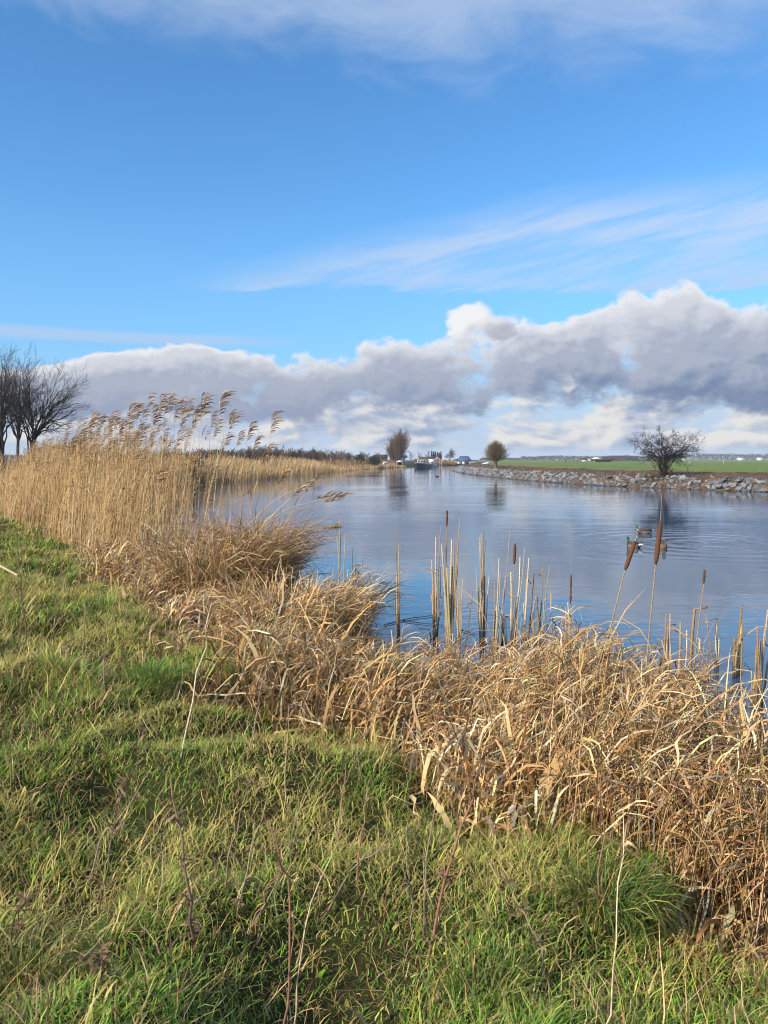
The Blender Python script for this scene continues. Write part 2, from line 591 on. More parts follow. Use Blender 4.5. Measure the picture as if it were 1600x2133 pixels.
# ================================================================== vegetation on the near bank
def scatter(n, y0, y1, x0f, x1f, power=1.0):
    """random places, denser towards the viewer's end of the bank"""
    u = RNG.random(n)
    if power == 0: y = y0 + (y1 - y0) * u
    else:
        k = 1 - power
        y = (y0 ** k + (y1 ** k - y0 ** k) * u) ** (1 / k) if abs(k) > 1e-6 else y0 * (y1 / y0) ** u
    a = x0f(y); b = x1f(y)
    keep = b > a
    y = y[keep]; a = a[keep]; b = b[keep]
    # accept in proportion to the strip's width so that density only depends on y
    wmax = (b - a).max()
    keep = RNG.random(len(y)) < (b - a) / wmax
    y = y[keep]; a = a[keep]; b = b[keep]
    return a + (b - a) * RNG.random(len(y)), y


def edge_s(x, y):
    """how far from the water the dry fringe reaches"""
    return 1.68 + np.interp(y, [4.0, 5.0, 8.0, 9.5], [0, 0.22, 0.22, 0.0]) + (vnoise(x, y, 0.7, 8) - 0.5) * 0.75 + (vnoise(x, y, 2.5, 9) - 0.5) * 0.5 + np.clip((y - 12) / 12, 0, 1) * 1.3 + np.interp(y, [1.8, 2.6, 3.4, 5.0], [-0.6, -0.5, -0.28, 0.0])


WIND = 0.15          # heading the wind bends things to (towards +x)

G_GREEN = [(4.6, (0.14, 0.29, 0.032)), (3.4, (0.22, 0.35, 0.045)), (2.3, (0.38, 0.40, 0.07)), (1.4, (0.07, 0.18, 0.03)), (1.9, (0.46, 0.39, 0.12)), (2.1, (0.52, 0.40, 0.19)), (0.9, (0.26, 0.16, 0.075))]
G_LITTER = [(3, (0.34, 0.25, 0.12)), (3, (0.22, 0.14, 0.065)), (2, (0.11, 0.07, 0.035)), (2, (0.44, 0.35, 0.19)), (1, (0.16, 0.17, 0.04))]
G_TAN = [(4, (0.50, 0.31, 0.122)), (3.6, (0.60, 0.42, 0.20)), (3.2, (0.37, 0.20, 0.078)), (2.0, (0.72, 0.55, 0.31)), (2.4, (0.19, 0.105, 0.05)), (1.8, (0.36, 0.295, 0.21)), (0.8, (0.16, 0.13, 0.095)), (0.25, (0.18, 0.20, 0.04))]
G_BROWN = [(4, (0.30, 0.16, 0.06)), (3, (0.38, 0.23, 0.095)), (2, (0.20, 0.105, 0.045)), (1, (0.46, 0.31, 0.15))]
G_REED = [(4.5, (0.52, 0.335, 0.145)), (4, (0.62, 0.43, 0.21)), (2.6, (0.40, 0.235, 0.095)), (1.6, (0.70, 0.54, 0.32))]
G_PLUME = [(4, (0.16, 0.092, 0.042)), (3, (0.22, 0.135, 0.062)), (2.8, (0.10, 0.058, 0.03)), (1, (0.36, 0.26, 0.14))]


def lawn():
    parts = []
    lo = lambda y: np.maximum(-0.62 * y - 1.2, -20)
    hi = lambda y: xl(y) - 0.9
    # tussock blades + loose blades
    for (n, ln0, ln1, w, p0, p1, K, tuss) in ((160000, 0.03, 0.10, 0.0060, 0.9, 1.7, 4, True), (45000, 0.03, 0.09, 0.0054, 1.1, 1.8, 4, False), (9000, 0.09, 0.23, 0.0060, 0.8, 2.1, 5, True), (60000, 0.05, 0.17, 0.0048, 2.4, 1.6, 4, 'litter'), (1600, 0.14, 0.40, 0.0042, 1.2, 1.4, 5, 'straw'), (1600, 0.04, 0.09, 0.014, 1.2, 1.6, 5, 'broad')):
        litter = tuss in ('litter', 'straw')
        if tuss is True or tuss == 'broad':
            nc = n // (26 if tuss is True else 7)
            cx, cy = scatter(nc * 2, 1.3, 27.0, lo, hi, 1.15)
            r = 0.025 + 0.045 * RNG.random(len(cx)); r *= np.clip(cy / 4.0, 1, 3)
            m = 26 if tuss is True else 7
            ox = RNG.normal(0, 1, (len(cx), m)); oy = RNG.normal(0, 1, (len(cx), m))
            x = (cx[:, None] + ox * r[:, None]).ravel(); y = (cy[:, None] + oy * r[:, None]).ravel()
            th = np.arctan2(oy, ox).ravel() + RNG.normal(0, 0.7, len(x))
            tn = np.repeat(RNG.random(len(cx)), m); lf = np.repeat(0.7 + 0.6 * RNG.random(len(cx)), m)
        else:
            x, y = scatter(n * 2, 1.3, 27.0, lo, hi, 1.15)
            th = RNG.random(len(x)) * 6.283; tn = RNG.random(len(x)); lf = np.ones(len(x))
        s = s_left(x, y)
        e = edge_s(x, y)
        pit = vnoise(x, y, 0.62, 1) * 0.6 + vnoise(x, y, 0.27, 2) * 0.4
        keep = (s > e - 0.25 - 0.5 * RNG.random(len(x)) ** 2) & (y > 0.8) & (RNG.random(len(x)) < (np.ones(len(x)) if litter else np.clip((pit - 0.22) * 4.5, 0.30, 1)))
        keep &= (np.hypot(x, y) > 1.0)
        x, y, th, tn, lf, pit = (v[keep] for v in (x, y, th, tn, lf, pit))
        N = len(x)
        far = np.clip(y / 4.0, 1, 6)
        L = (ln0 + (ln1 - ln0) * RNG.random(N)) * lf * (0.7 + 0.6 * vnoise(x, y, 1.1, 5)) * np.clip(far, 1, 1.25)
        z = z_left(x, y) - 0.01
        th = th + 0.25 * np.sin(WIND - th)
        P = arcs(np.stack((x, y, z), -1), L, th, p0 * RNG.random(N), p1 * (0.4 + 0.9 * RNG.random(N)), K, 1.3, RNG.normal(0, 0.8, N), 0.15, 0.12)
        W = (w * (far ** 0.8 if tuss != 'broad' else 1.0) * (0.6 + 0.8 * RNG.random(N)))[:, None] * (np.array([0.35, 0.9, 1.0, 0.75, 0.12]) if tuss == 'broad' else np.linspace(1.0, 0.12, K) ** 0.8)[None, :]
        c = pick(N, G_TAN if tuss == 'straw' else (G_LITTER if litter else G_GREEN), None, 0.24)
        # patches: yellowish dry tufts here, fresh green there
        g = vnoise(x, y, 1.4, 12) * 0.6 + vnoise(x, y, 0.45, 13) * 0.4
        fresh = smooth((g - 0.45) / 0.25)[:, None] * (0.0 if litter else 1.0)
        c = c * (1 - 0.45 * fresh) + 0.45 * fresh * np.array((0.15, 0.33, 0.045))
        dry = (smooth((0.46 - g) / 0.2) * (RNG.random(N) < 0.6))[:, None]
        c = c * (1 - dry * 0.75) + dry * 0.75 * np.array((0.52, 0.44, 0.15))
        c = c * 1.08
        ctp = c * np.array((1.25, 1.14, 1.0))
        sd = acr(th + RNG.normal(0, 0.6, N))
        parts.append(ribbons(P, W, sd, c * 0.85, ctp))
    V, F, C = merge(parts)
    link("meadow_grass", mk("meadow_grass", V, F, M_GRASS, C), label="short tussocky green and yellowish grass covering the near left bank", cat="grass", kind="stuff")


def fringe():
    """dead leaves and stems along the water's edge"""
    parts, stems = [], []
    lo = lambda y: xl(y) - 3.6 - np.clip((y - 12) / 8, 0, 1) * 1.5
    hi = lambda y: xl(y) + 1.4
    # broad strap leaves
    for (n, y0, y1, l0, l1, w, dens_s) in ((15000, 2.0, 9.0, 0.45, 1.15, 0.0165, 0), (11000, 2.0, 9.0, 0.3, 0.9, 0.009, 0), (20000, 7.0, 16.0, 0.4, 1.0, 0.0165, 0), (9000, 14.0, 30.0, 0.4, 0.9, 0.02, 1), (16000, 2.0, 12.0, 0.12, 0.40, 0.008, 2)):
        x, y = scatter(n * 2, y0, y1, lo, hi, 0.3)
        s = s_left(x, y); e = edge_s(x, y)
        right = smooth((x - 0.4) / 1.6)                     # the stand that wades out on the right
        lim = -0.05 - 0.7 * right * (vnoise(x, y, 0.5, 15) > 0.4) - np.interp(y, [7.5, 8.8, 11.5, 13], [0, 0.35, 0.45, 0.1])
        pr = np.where(s > e, np.clip(1 - (s - e) * 2.6, 0, 1) ** 2 * 0.5, 1.0) * np.clip((s - lim) * 3, 0, 1)
        pr *= np.clip(0.15 + 1.3 * (vnoise(x, y, 0.38, 16) - 0.15), 0.08, 1) * np.where(s < 0.35, 1 - 0.72 * right, 1.0)
        keep = RNG.random(len(x)) < pr
        x, y, s, e, right = (v[keep] for v in (x, y, s, e, right))
        x = x[:n]; y = y[:n]; s = s[:n]; e = e[:n]; right = right[:n]
        N = len(x)
        hgt = 0.42 + 0.62 * vnoise(x, y, 0.8, 17)
        hgt *= np.clip(1.15 - (s / np.maximum(e, 0.3)) * 0.55, 0.3, 1.2)
        hgt *= np.interp(y, [3.5, 5.2, 6.3, 7.4, 10.5, 12.5, 20], [0.95, 1.45, 1.4, 0.85, 1.1, 1.35, 1.1])
        L = (l0 + (l1 - l0) * RNG.random(N)) * hgt
        z = np.maximum(z_left(x, y), -0.35) - 0.02
        th = RNG.random(N) * 6.283; th = th + 0.9 * np.sin(WIND - th)
        kink = RNG.random(N)
        p0 = 0.45 * RNG.random(N); p1 = 0.6 + 1.9 * RNG.random(N) ** 1.1
        lodged = RNG.random(N) < 0.32
        p0 = np.where(lodged, 0.9 + 0.6 * RNG.random(N), p0); p1 = np.where(lodged, 1.2 + 0.7 * RNG.random(N), p1)
        K = 7
        P = arcs(np.stack((x, y, z), -1), L, th, p0, p1, K, 1.9, RNG.normal(0, 0.6, N), 0.4, 0.14)
        prof = np.array([0.55, 0.9, 1.0, 1.0, 0.85, 0.55, 0.08])
        W = (w * np.exp(RNG.normal(-0.25, 0.5, N)))[:, None] * prof[None, :] * (1 + RNG.normal(0, 0.12, (N, 7)))
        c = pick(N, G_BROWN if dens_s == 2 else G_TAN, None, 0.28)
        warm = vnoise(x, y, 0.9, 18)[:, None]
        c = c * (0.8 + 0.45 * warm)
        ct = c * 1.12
        tw = RNG.normal(0, 0.5, N)
        tws = np.linspace(0, 1, K)[None, :] * RNG.normal(0, 0.8, (N, 1)) + tw[:, None]
        A = acr(th)[:, None, :] * np.cos(tws)[..., None]
        A = A + np.array([0, 0, 1.0]) * np.sin(tws)[..., None]
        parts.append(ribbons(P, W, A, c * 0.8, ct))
    # fine upright stems carrying small flags at the top, mostly in the right-hand stand
    n = 6500
    x, y = scatter(n * 3, 3.0, 13.0, lambda y: xl(y) - 1.7, hi, 0.2)
    s = s_left(x, y); right = smooth((x - 0.3) / 1.5)
    keep = RNG.random(len(x)) < (0.25 + 0.75 * right) * np.clip((s + 0.25 + 0.9 * right) * 3, 0, 1) * np.clip(2.2 * (vnoise(x, y, 0.55, 19) - 0.28), 0, 1)
    x, y, right = x[keep][:n], y[keep][:n], right[keep][:n]
    N = len(x)
    z = np.maximum(z_left(x, y), -0.35) - 0.02
    L = (0.55 + 0.45 * RNG.random(N)) * (0.75 + 0.45 * right) * (0.55 + 0.75 * vnoise(x, y, 0.7, 20)) * np.interp(y, [3.5, 5.2, 6.5, 7.5, 13], [0.8, 1.1, 1.05, 0.6, 0.55])
    th = RNG.random(N) * 6.283; th = th + 1.0 * np.sin(WIND - th)
    P = arcs(np.stack((x, y, z), -1), L, th, 0.18 * RNG.random(N), 0.1 + 0.5 * RNG.random(N), 5, 1.5, None, 0.15, 0.06)
    R = np.full((N, 5), 0.0026) * (0.7 + 0.6 * RNG.random((N, 1)))
    c = pick(N, G_TAN)
    parts.append(tubes(P, R, 3, c))
    for k in range(5):                                       # leaves leaving the stems, blown to the right
        f = 0.35 + 0.65 * RNG.random(N)
        i = np.minimum((f * 4).astype(int), 3)
        fr = f * 4 - i
        b = P[np.arange(N), i] * (1 - fr[:, None]) + P[np.arange(N), i + 1] * fr[:, None]
        a = RNG.random(N) * 6.283; a = a + 1.15 * np.sin(WIND - a)
        Lf = (0.16 + 0.26 * RNG.random(N))
        Pl = arcs(b, Lf, a, 0.35 + 0.5 * RNG.random(N), 1.3 + 1.3 * RNG.random(N), 6, 1.2, RNG.normal(0, 0.5, N), 0.3, 0.16)
        W = (0.0095 * (0.5 + 0.9 * RNG.random(N)))[:, None] * np.array([0.45, 0.9, 1, 0.85, 0.55, 0.06])[None, :]
        cl = pick(N, G_TAN)
        tws = RNG.normal(0, 0.5, (N, 1)) + np.linspace(0, 1, 6)[None, :] * RNG.normal(0, 0.9, (N, 1))
        A = acr(a)[:, None, :] * np.cos(tws)[..., None] + np.array([0, 0, 1.0]) * np.sin(tws)[..., None]
        parts.append(ribbons(Pl, W, A, cl * 0.9, cl * 1.1))
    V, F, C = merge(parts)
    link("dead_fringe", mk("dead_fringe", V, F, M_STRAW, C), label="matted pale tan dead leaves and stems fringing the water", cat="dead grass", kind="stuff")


def plume_parts(tip, d, size, n, rng, wind=WIND):
    """one-sided drooping reed panicle: tip (N,3) top of the stalk, d (N,3) stalk direction"""
    N = len(tip)
    out = []
    for k in range(n):
        f = k / (n - 1)
        b = tip - d * (size * (0.95 * f))[:, None]
        a = wind + rng.normal(0, 0.55, N)
        L = size * (0.35 + 0.45 * math.sin(math.pi * min(1, 0.25 + 0.75 * f))) * (0.7 + 0.6 * rng.random(N))
        P = arcs(b, L, a, 0.25 + 0.35 * rng.random(N), 1.5 + 0.7 * rng.random(N), 4, 0.9)
        W = (size * 0.062 * (0.6 + 0.8 * rng.random(N)))[:, None] * np.array([0.25, 0.9, 1.0, 0.15])[None, :]
        c = pick(N, G_PLUME, rng)
        A = acr(a)[:, None, :] * 0.6 + np.array([0, 0, 0.8]) + 0 * P
        out.append(ribbons(P, W, A, c, c * 1.25))
    return out


def reeds():
    """the standing reed bed on the left"""
    parts = []
    n = 7200
    y = 12.6 + 32 * RNG.random(n * 3) ** 1.7
    s = -0.9 + 4.6 * RNG.random(len(y))
    # the bed: narrow and near the water at its right-hand end, wider further along
    s0 = np.interp(y, [12.6, 14, 18, 26, 44], [0.3, -0.2, -0.7, -0.9, -0.9])
    s1 = np.interp(y, [12.6, 14, 18, 26, 44], [1.1, 1.9, 2.6, 3.3, 3.6])
    x = xl(y) - s / 0.83
    keep = (s > s0) & (s < s1 + (vnoise(x, y, 0.8, 21) - 0.5) * 0.8) & (RNG.random(len(y)) < (0.2 + 0.9 * vnoise(x, y, 0.7, 22)) * np.clip((s - s0) / 1.5, 0.06, 1) ** 1.3 * np.interp(y, [12.6, 15.0, 18], [0.22, 0.65, 1.0]))
    x, y, s = x[keep][:n], y[keep][:n], s[keep][:n]
    N = len(x)
    z = np.maximum(z_left(x, y), -0.4) - 0.03
    front = smooth((s1[keep][:n] - s) / 1.3)                  # shorter towards the meadow
    L = (1.3 + 1.2 * front) * (0.60 + 0.54 * RNG.random(N) ** 0.9) * np.interp(y, [12, 15, 18, 24, 40], [1.05, 1.14, 1.1, 0.95, 0.92])
    th = WIND + RNG.normal(0, 1.0, N)
    P = arcs(np.stack((x, y, z), -1), L, th, 0.20 * RNG.random(N), 0.05 + 0.6 * RNG.random(N) ** 2.2, 4, 1.5, None, 0.10, 0.04)
    R = (0.0036 * np.clip(y / 14, 1, 1.9) * (0.7 + 0.6 * RNG.random(N)))[:, None] * np.array([1.15, 1, 0.85, 0.5])[None, :]
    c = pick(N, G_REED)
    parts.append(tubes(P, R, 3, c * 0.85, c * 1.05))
    # leaf rags
    for k in range(2):
        f = 0.08 + 0.75 * RNG.random(N); i = np.minimum((f * 3).astype(int), 2); fr = (f * 3 - i)[:, None]
        b = P[np.arange(N), i] * (1 - fr) + P[np.arange(N), i + 1] * fr
        a = RNG.random(N) * 6.283; a = a + 0.9 * np.sin(WIND - a)
        Pl = arcs(b, 0.14 + 0.22 * RNG.random(N), a, 0.2 + 0.7 * RNG.random(N), 1.0 + 1.4 * RNG.random(N), 4, 1.2)
        W = (0.011 * np.clip(y / 14, 1, 1.8) * (0.5 + 0.8 * RNG.random(N)))[:, None] * np.array([0.5, 1, 0.8, 0.08])[None, :]
        cl = pick(N, G_REED)
        parts.append(ribbons(Pl, W, acr(a + RNG.normal(0, 0.5, N)), cl * 0.9, cl * 1.1))
    # panicles on a part of them
    has = (RNG.random(N) < 0.30) & (front > 0.45)
    d = P[has, -1] - P[has, -2]; d /= np.linalg.norm(d, axis=1, keepdims=True)
    parts += plume_parts(P[has, -1], d, 0.17 + 0.11 * RNG.random(has.sum()), 11, RNG)
    V, F, C = merge(parts)
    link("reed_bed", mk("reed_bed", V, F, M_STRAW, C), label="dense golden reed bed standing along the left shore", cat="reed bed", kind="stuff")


def far_bank():
    """reeds and rough grass on the far part of the left shore"""
    parts = []
    for (n, y0, y1, a0, a1, h0, h1, tab, w) in ((9000, 62, 150, -1.2, 4.2, 1.7, 2.6, G_REED, 0.035), (5000, 140, 235, -0.3, 3.0, 0.5, 1.0, G_REED, 0.06), (1800, 150, 235, 1.5, 6.0, 1.0, 2.1, G_BROWN, 0.06), (2500, 30, 62, -0.6, 4.0, 1.6, 2.5, G_REED, 0.02)):
        y = y0 + (y1 - y0) * RNG.random(n * 2)
        s = a0 + (a1 - a0) * RNG.random(n * 2)
        x = xl(y) - s / 0.83
        pr = 0.15 + 1.1 * vnoise(x, y, 7.0, 24)
        keep = RNG.random(len(y)) < pr
        x, y, s = x[keep][:n], y[keep][:n], s[keep][:n]
        N = len(x)
        z = np.maximum(z_left(x, y), -0.2) - 0.05
        hh = (h0 + (h1 - h0) * RNG.random(N)) * (0.6 + 0.6 * vnoise(x, y, 9.0, 25)) * np.interp(y, [60, 80, 95, 105, 118, 150, 235], [1.1, 1.25, 1.05, 0.85, 1.1, 0.6, 0.9] if h0 > 1.2 else [1] * 7)
        th = WIND + RNG.normal(0, 0.9, N)
        P = arcs(np.stack((x, y, z), -1), hh, th, 0.2 * RNG.random(N), 0.25 + 0.5 * RNG.random(N), 4, 1.6)
        W = (w * (0.6 + 0.8 * RNG.random(N)))[:, None] * np.array([0.8, 0.8, 1.0, 0.5])[None, :]
        c = pick(N, tab)
        parts.append(ribbons(P, W, acr(RNG.random(N) * 6.283), c * 0.8, c * 0.9))
    V, F, C = merge(parts)
    link("far_reeds", mk("far_reeds", V, F, M_STRAW, C), label="golden reeds and rough grass lining the far left shore", cat="reed bed", kind="stuff")


def right_weeds():
    n = 5200
    y = 40 + 110 * RNG.random(n) ** 1.3
    s = np.where(RNG.random(n) < 0.16, RNG.normal(0.15, 0.12, n), 1.3 + 7.5 * RNG.random(n) ** 1.3)
    x = xr(y) + s / 0.88
    keep = RNG.random(n) < 1.5 * (vnoise(x, y, 6.0, 27) - 0.25)
    x, y = x[keep], y[keep]; N = len(x)
    z = z_right(x, y) - 0.02
    th = RNG.random(N) * 6.283
    P = arcs(np.stack((x, y, z), -1), 0.12 + 0.38 * RNG.random(N) ** 2, th, 0.4 * RNG.random(N), 0.3 + 1.0 * RNG.random(N), 4, 1.3)
    W = (0.022 * (0.5 + RNG.random(N)))[:, None] * np.array([0.9, 1, 0.8, 0.2])[None, :]
    c = pick(N, G_BROWN)
    V, F, C = ribbons(P, W, acr(th + 1.0), c, c)
    link("bank_weeds", mk("bank_weeds", V, F, M_STRAW, C), label="sparse brown weeds on the bare earth of the far right bank", cat="weeds", kind="stuff")


lawn(); fringe(); reeds(); far_bank(); right_weeds()


# ================================================================== trees
def nrm(v): return v / (np.linalg.norm(v) + 1e-9)


def grow(rng, out, p, d, L, r, lv, prm):
    """one branch and, recursively, its side branches; out: list of (level, points, radii)"""
    K = prm['seg'][lv]
    pts = [p]; dd = [d]
    for k in range(K):
        d = nrm(d + rng.normal(0, prm['wig'][lv], 3) + np.array((prm.get('wind', 0.0), 0, prm['up'][lv])) * (1.0 / K))
        p = p + d * L / K
        pts.append(p); dd.append(d)
    tip = prm['tip'][lv]
    rad = np.linspace(r, r * tip, K + 1)
    out.append((lv, np.array(pts), rad))
    if lv + 1 >= len(prm['n']) + 1: return
    if lv >= len(prm['n']): return
    n = prm['n'][lv]
    n = int(n if n == int(n) else (math.floor(n) + (rng.random() < n % 1)))
    f0 = prm['from'][lv]
    az0 = rng.random() * 6.283
    for i in range(n):
        f = f0 + (1 - f0) * ((i + 0.2 + 0.6 * rng.random()) / n)
        j = min(int(f * K), K - 1); fr = f * K - j
        q = pts[j] * (1 - fr) + pts[j + 1] * fr
        base = dd[j + 1]
        a = az0 + i * 2.4 + rng.normal(0, 0.4)
        ref = np.array((1.0, 0, 0)) if abs(base[2]) > 0.8 else np.array((0, 0, 1.0))
        u = nrm(np.cross(base, ref)); v = np.cross(base, u)
        an = prm['ang'][lv] * (0.7 + 0.6 * rng.random())
        nd = nrm(base * math.cos(an) + (u * math.cos(a) + v * math.sin(a)) * math.sin(an))
        nl = L * prm['len'][lv] * (0.65 + 0.6 * rng.random()) * (1.15 - 0.5 * f)
        if 'clip' in prm: nl *= prm['clip'](q)
        nr = max(min(np.interp(f, [0, 1], [r, r * tip]) * prm['rr'][lv], r * 0.8), prm['rmin'])
        grow(rng, out, q, nd, nl, nr, lv + 1, prm)


def tree_parts(out, prm, split, ctrunk, ctwig, rng):
    """tubes grouped by level: below `split` the trunk and limbs, above it the crown"""
    res = []
    for part in (0, 1):
        ps = []
        for lv in range(len(prm['seg'])):
            if (lv < split) != (part == 0): continue
            br = [b for b in out if b[0] == lv]
            if not br: continue
            P = np.array([b[1] for b in br]); R = np.array([b[2] for b in br])
            n = 7 if lv == 0 else (5 if lv == 1 else 3)
            f = lv / max(1, len(prm['seg']) - 1)
            c = np.array(ctrunk) * (1 - f) + np.array(ctwig) * f
            c = np.clip(c * (1 + rng.normal(0, 0.12, (len(br), 1))), 0.005, 1)
            ps.append(tubes(P, R, n, c))
        res.append(merge(ps) if ps else None)
    return res


def place_tree(name, loc, out, prm, split, ct, cw, rng, **kw):
    root = empty(name, loc, **kw)
    a, b = tree_parts(out, prm, split, ct, cw, rng)
    link("trunk", mk("trunk", a[0], a[1], M_BARK, a[2], smooth=True), root)
    if b: link("crown", mk("crown", b[0], b[1], M_BARK, b[2]), root)
    return root


def gz(x, y): return float(z_left(np.array(x), np.array(y)))


def limb_tree(rng, fork, cen, rad, nl, r0, prm, lo=-0.35, trunk_r=0.16, base=(0, 0, 0), bow=0.45, noise_amt=0.10):
    """trunk, then limbs that sweep out from the fork to the crown's surface, then twigs grown off the limbs"""
    out = []
    fork = np.array(fork, float); cen = np.array(cen, float); rad = np.array(rad, float); base = np.array(base, float)
    K = prm['seg'][0]
    t = np.linspace(0, 1, K + 1)[:, None]
    tr = base * (1 - t) + fork * t + rng.normal(0, 0.03, (K + 1, 3)) * np.array((1, 1, 0))
    out.append((0, tr, np.linspace(trunk_r, trunk_r * 0.7, K + 1)))
    for i in range(nl):
        u = rng.random() * (1 - lo) + lo
        a = i * 2.399 + rng.normal(0, 0.3)
        h = math.sqrt(max(0.0, 1 - u * u))
        tgt = cen + rad * np.array((h * math.cos(a), h * math.sin(a), u)) * (0.5 + 0.52 * rng.random() ** 0.6)
        st = fork - (fork - base) * prm.get('start', 0.35) * rng.random()
        ctl = st + (tgt - st) * 0.4 + np.array((0, 0, 1.0)) * bow * np.linalg.norm(tgt - st) * (0.4 + 0.5 * rng.random()) * (0.4 if u > 0.6 else 1)
        K1 = prm['seg'][1]
        tt = np.linspace(0, 1, K1 + 1)[:, None]
        P = (1 - tt) ** 2 * st + 2 * tt * (1 - tt) * ctl + tt ** 2 * tgt
        P[1:-1] += rng.normal(0, noise_amt, (K1 - 1, 3))
        r = r0 * (0.6 + 0.6 * rng.random())
        R = r * (1 - 0.8 * tt[:, 0])
        out.append((1, P, R))
        L = np.linalg.norm(np.diff(P, axis=0), axis=1).sum()
        n = prm['n'][1]
        for k in range(int(n)):
            f = prm.get('f0', 0.22) + (1 - prm.get('f0', 0.22)) * (k + rng.random()) / n
            q = min(int(f * K1), K1 - 1); fr = f * K1 - q
            p = P[q] * (1 - fr) + P[q + 1] * fr
            d0 = nrm(P[q + 1] - P[q])
            rv = rng.normal(0, 1, 3); side = nrm(rv - d0 * rv.dot(d0))
            an = prm['ang'][1] * (0.6 + 0.8 * rng.random())
            d = nrm(d0 * math.cos(an) + side * math.sin(an) + 0.35 * nrm(p - cen))
            grow(rng, out, p, d, L * prm['len'][1] * (0.6 + 0.7 * rng.random()) * (1.15 - 0.5 * f), max(r * (1 - 0.8 * f) * 0.6, prm['rmin']), 2, prm)
    return out


def big_bare(px, Y, fork, cen, rad, seed, label, thick=1.0, nl=26):
    rng = np.random.default_rng(seed)
    x = (px - 800) / FOC * Y
    prm = dict(seg=[5, 8, 5, 4, 3], wig=[0.07, 0.10, 0.10, 0.13, 0.16], up=[0.15, 0.3, 0.30, 0.25, 0.2], n=[0, 8, 5, 4], **{'from': [0.2, 0.2, 0.15, 0.15]},
               ang=[0.6, 0.6, 0.55, 0.55], len=[0.6, 0.40, 0.55, 0.6], rr=[0.6, 0.6, 0.65, 0.7], tip=[0.3, 0.3, 0.4, 0.5, 0.5], rmin=0.008, f0=0.30, start=0.62)
    out = limb_tree(rng, fork, cen, rad, nl, 0.075 * thick, prm, -0.45, 0.17 * thick)
    return place_tree("bare_tree", (x, Y, gz(x, Y) - 0.1), out, prm, 2, (0.035, 0.033, 0.026), (0.055, 0.043, 0.032), rng, label=label, cat="tree", group="tall bare trees behind the reed bed")


big_bare(8, 62, (-0.25, 0, 4.6), (-1.3, 0, 6.6), (3.4, 3.0, 4.3), 21, "tall bare dark tree at the left edge with its thick trunk in front", 1.15, 20)
big_bare(36, 65, (0.1, 0, 4.4), (-0.2, 0.4, 6.6), (2.6, 2.6, 4.0), 33, "slimmer bare tree in the middle of the three behind the reeds", 0.85, 14)
big_bare(57, 66, (0.6, 0, 4.0), (1.3, 0, 5.9), (3.4, 2.8, 4.2), 5, "bare spreading tree, rightmost of the three behind the reeds", 1.0, 22)


def small_dark_tree(px, Y, h, seed, label):
    rng = np.random.default_rng(seed)
    x = (px - 800) / FOC * Y
    prm = dict(seg=[5, 4, 4, 3, 3], wig=[0.08, 0.15, 0.18, 0.2, 0.2], up=[0.1, 0.2, 0.1, 0.1, 0.0], n=[8, 6, 5, 4], **{'from': [0.15, 0.2, 0.2, 0.2]}, ang=[0.7, 0.8, 0.8, 0.8], len=[0.5, 0.55, 0.5, 0.5],
               rr=[0.55, 0.6, 0.6, 0.7], tip=[0.3, 0.4, 0.4, 0.5, 0.5], rmin=0.012)
    out = []
    grow(rng, out, np.zeros(3), np.array((0, 0, 1.0)), h * 0.8, 0.09, 0, prm)
    return place_tree("bare_tree", (x, Y, gz(x, Y) - 0.1), out, prm, 1, (0.025, 0.022, 0.018), (0.03, 0.024, 0.02), rng, label=label, cat="tree")


small_dark_tree(402, 58, 4.3, 3, "small dark bare tree showing through the reed plumes")


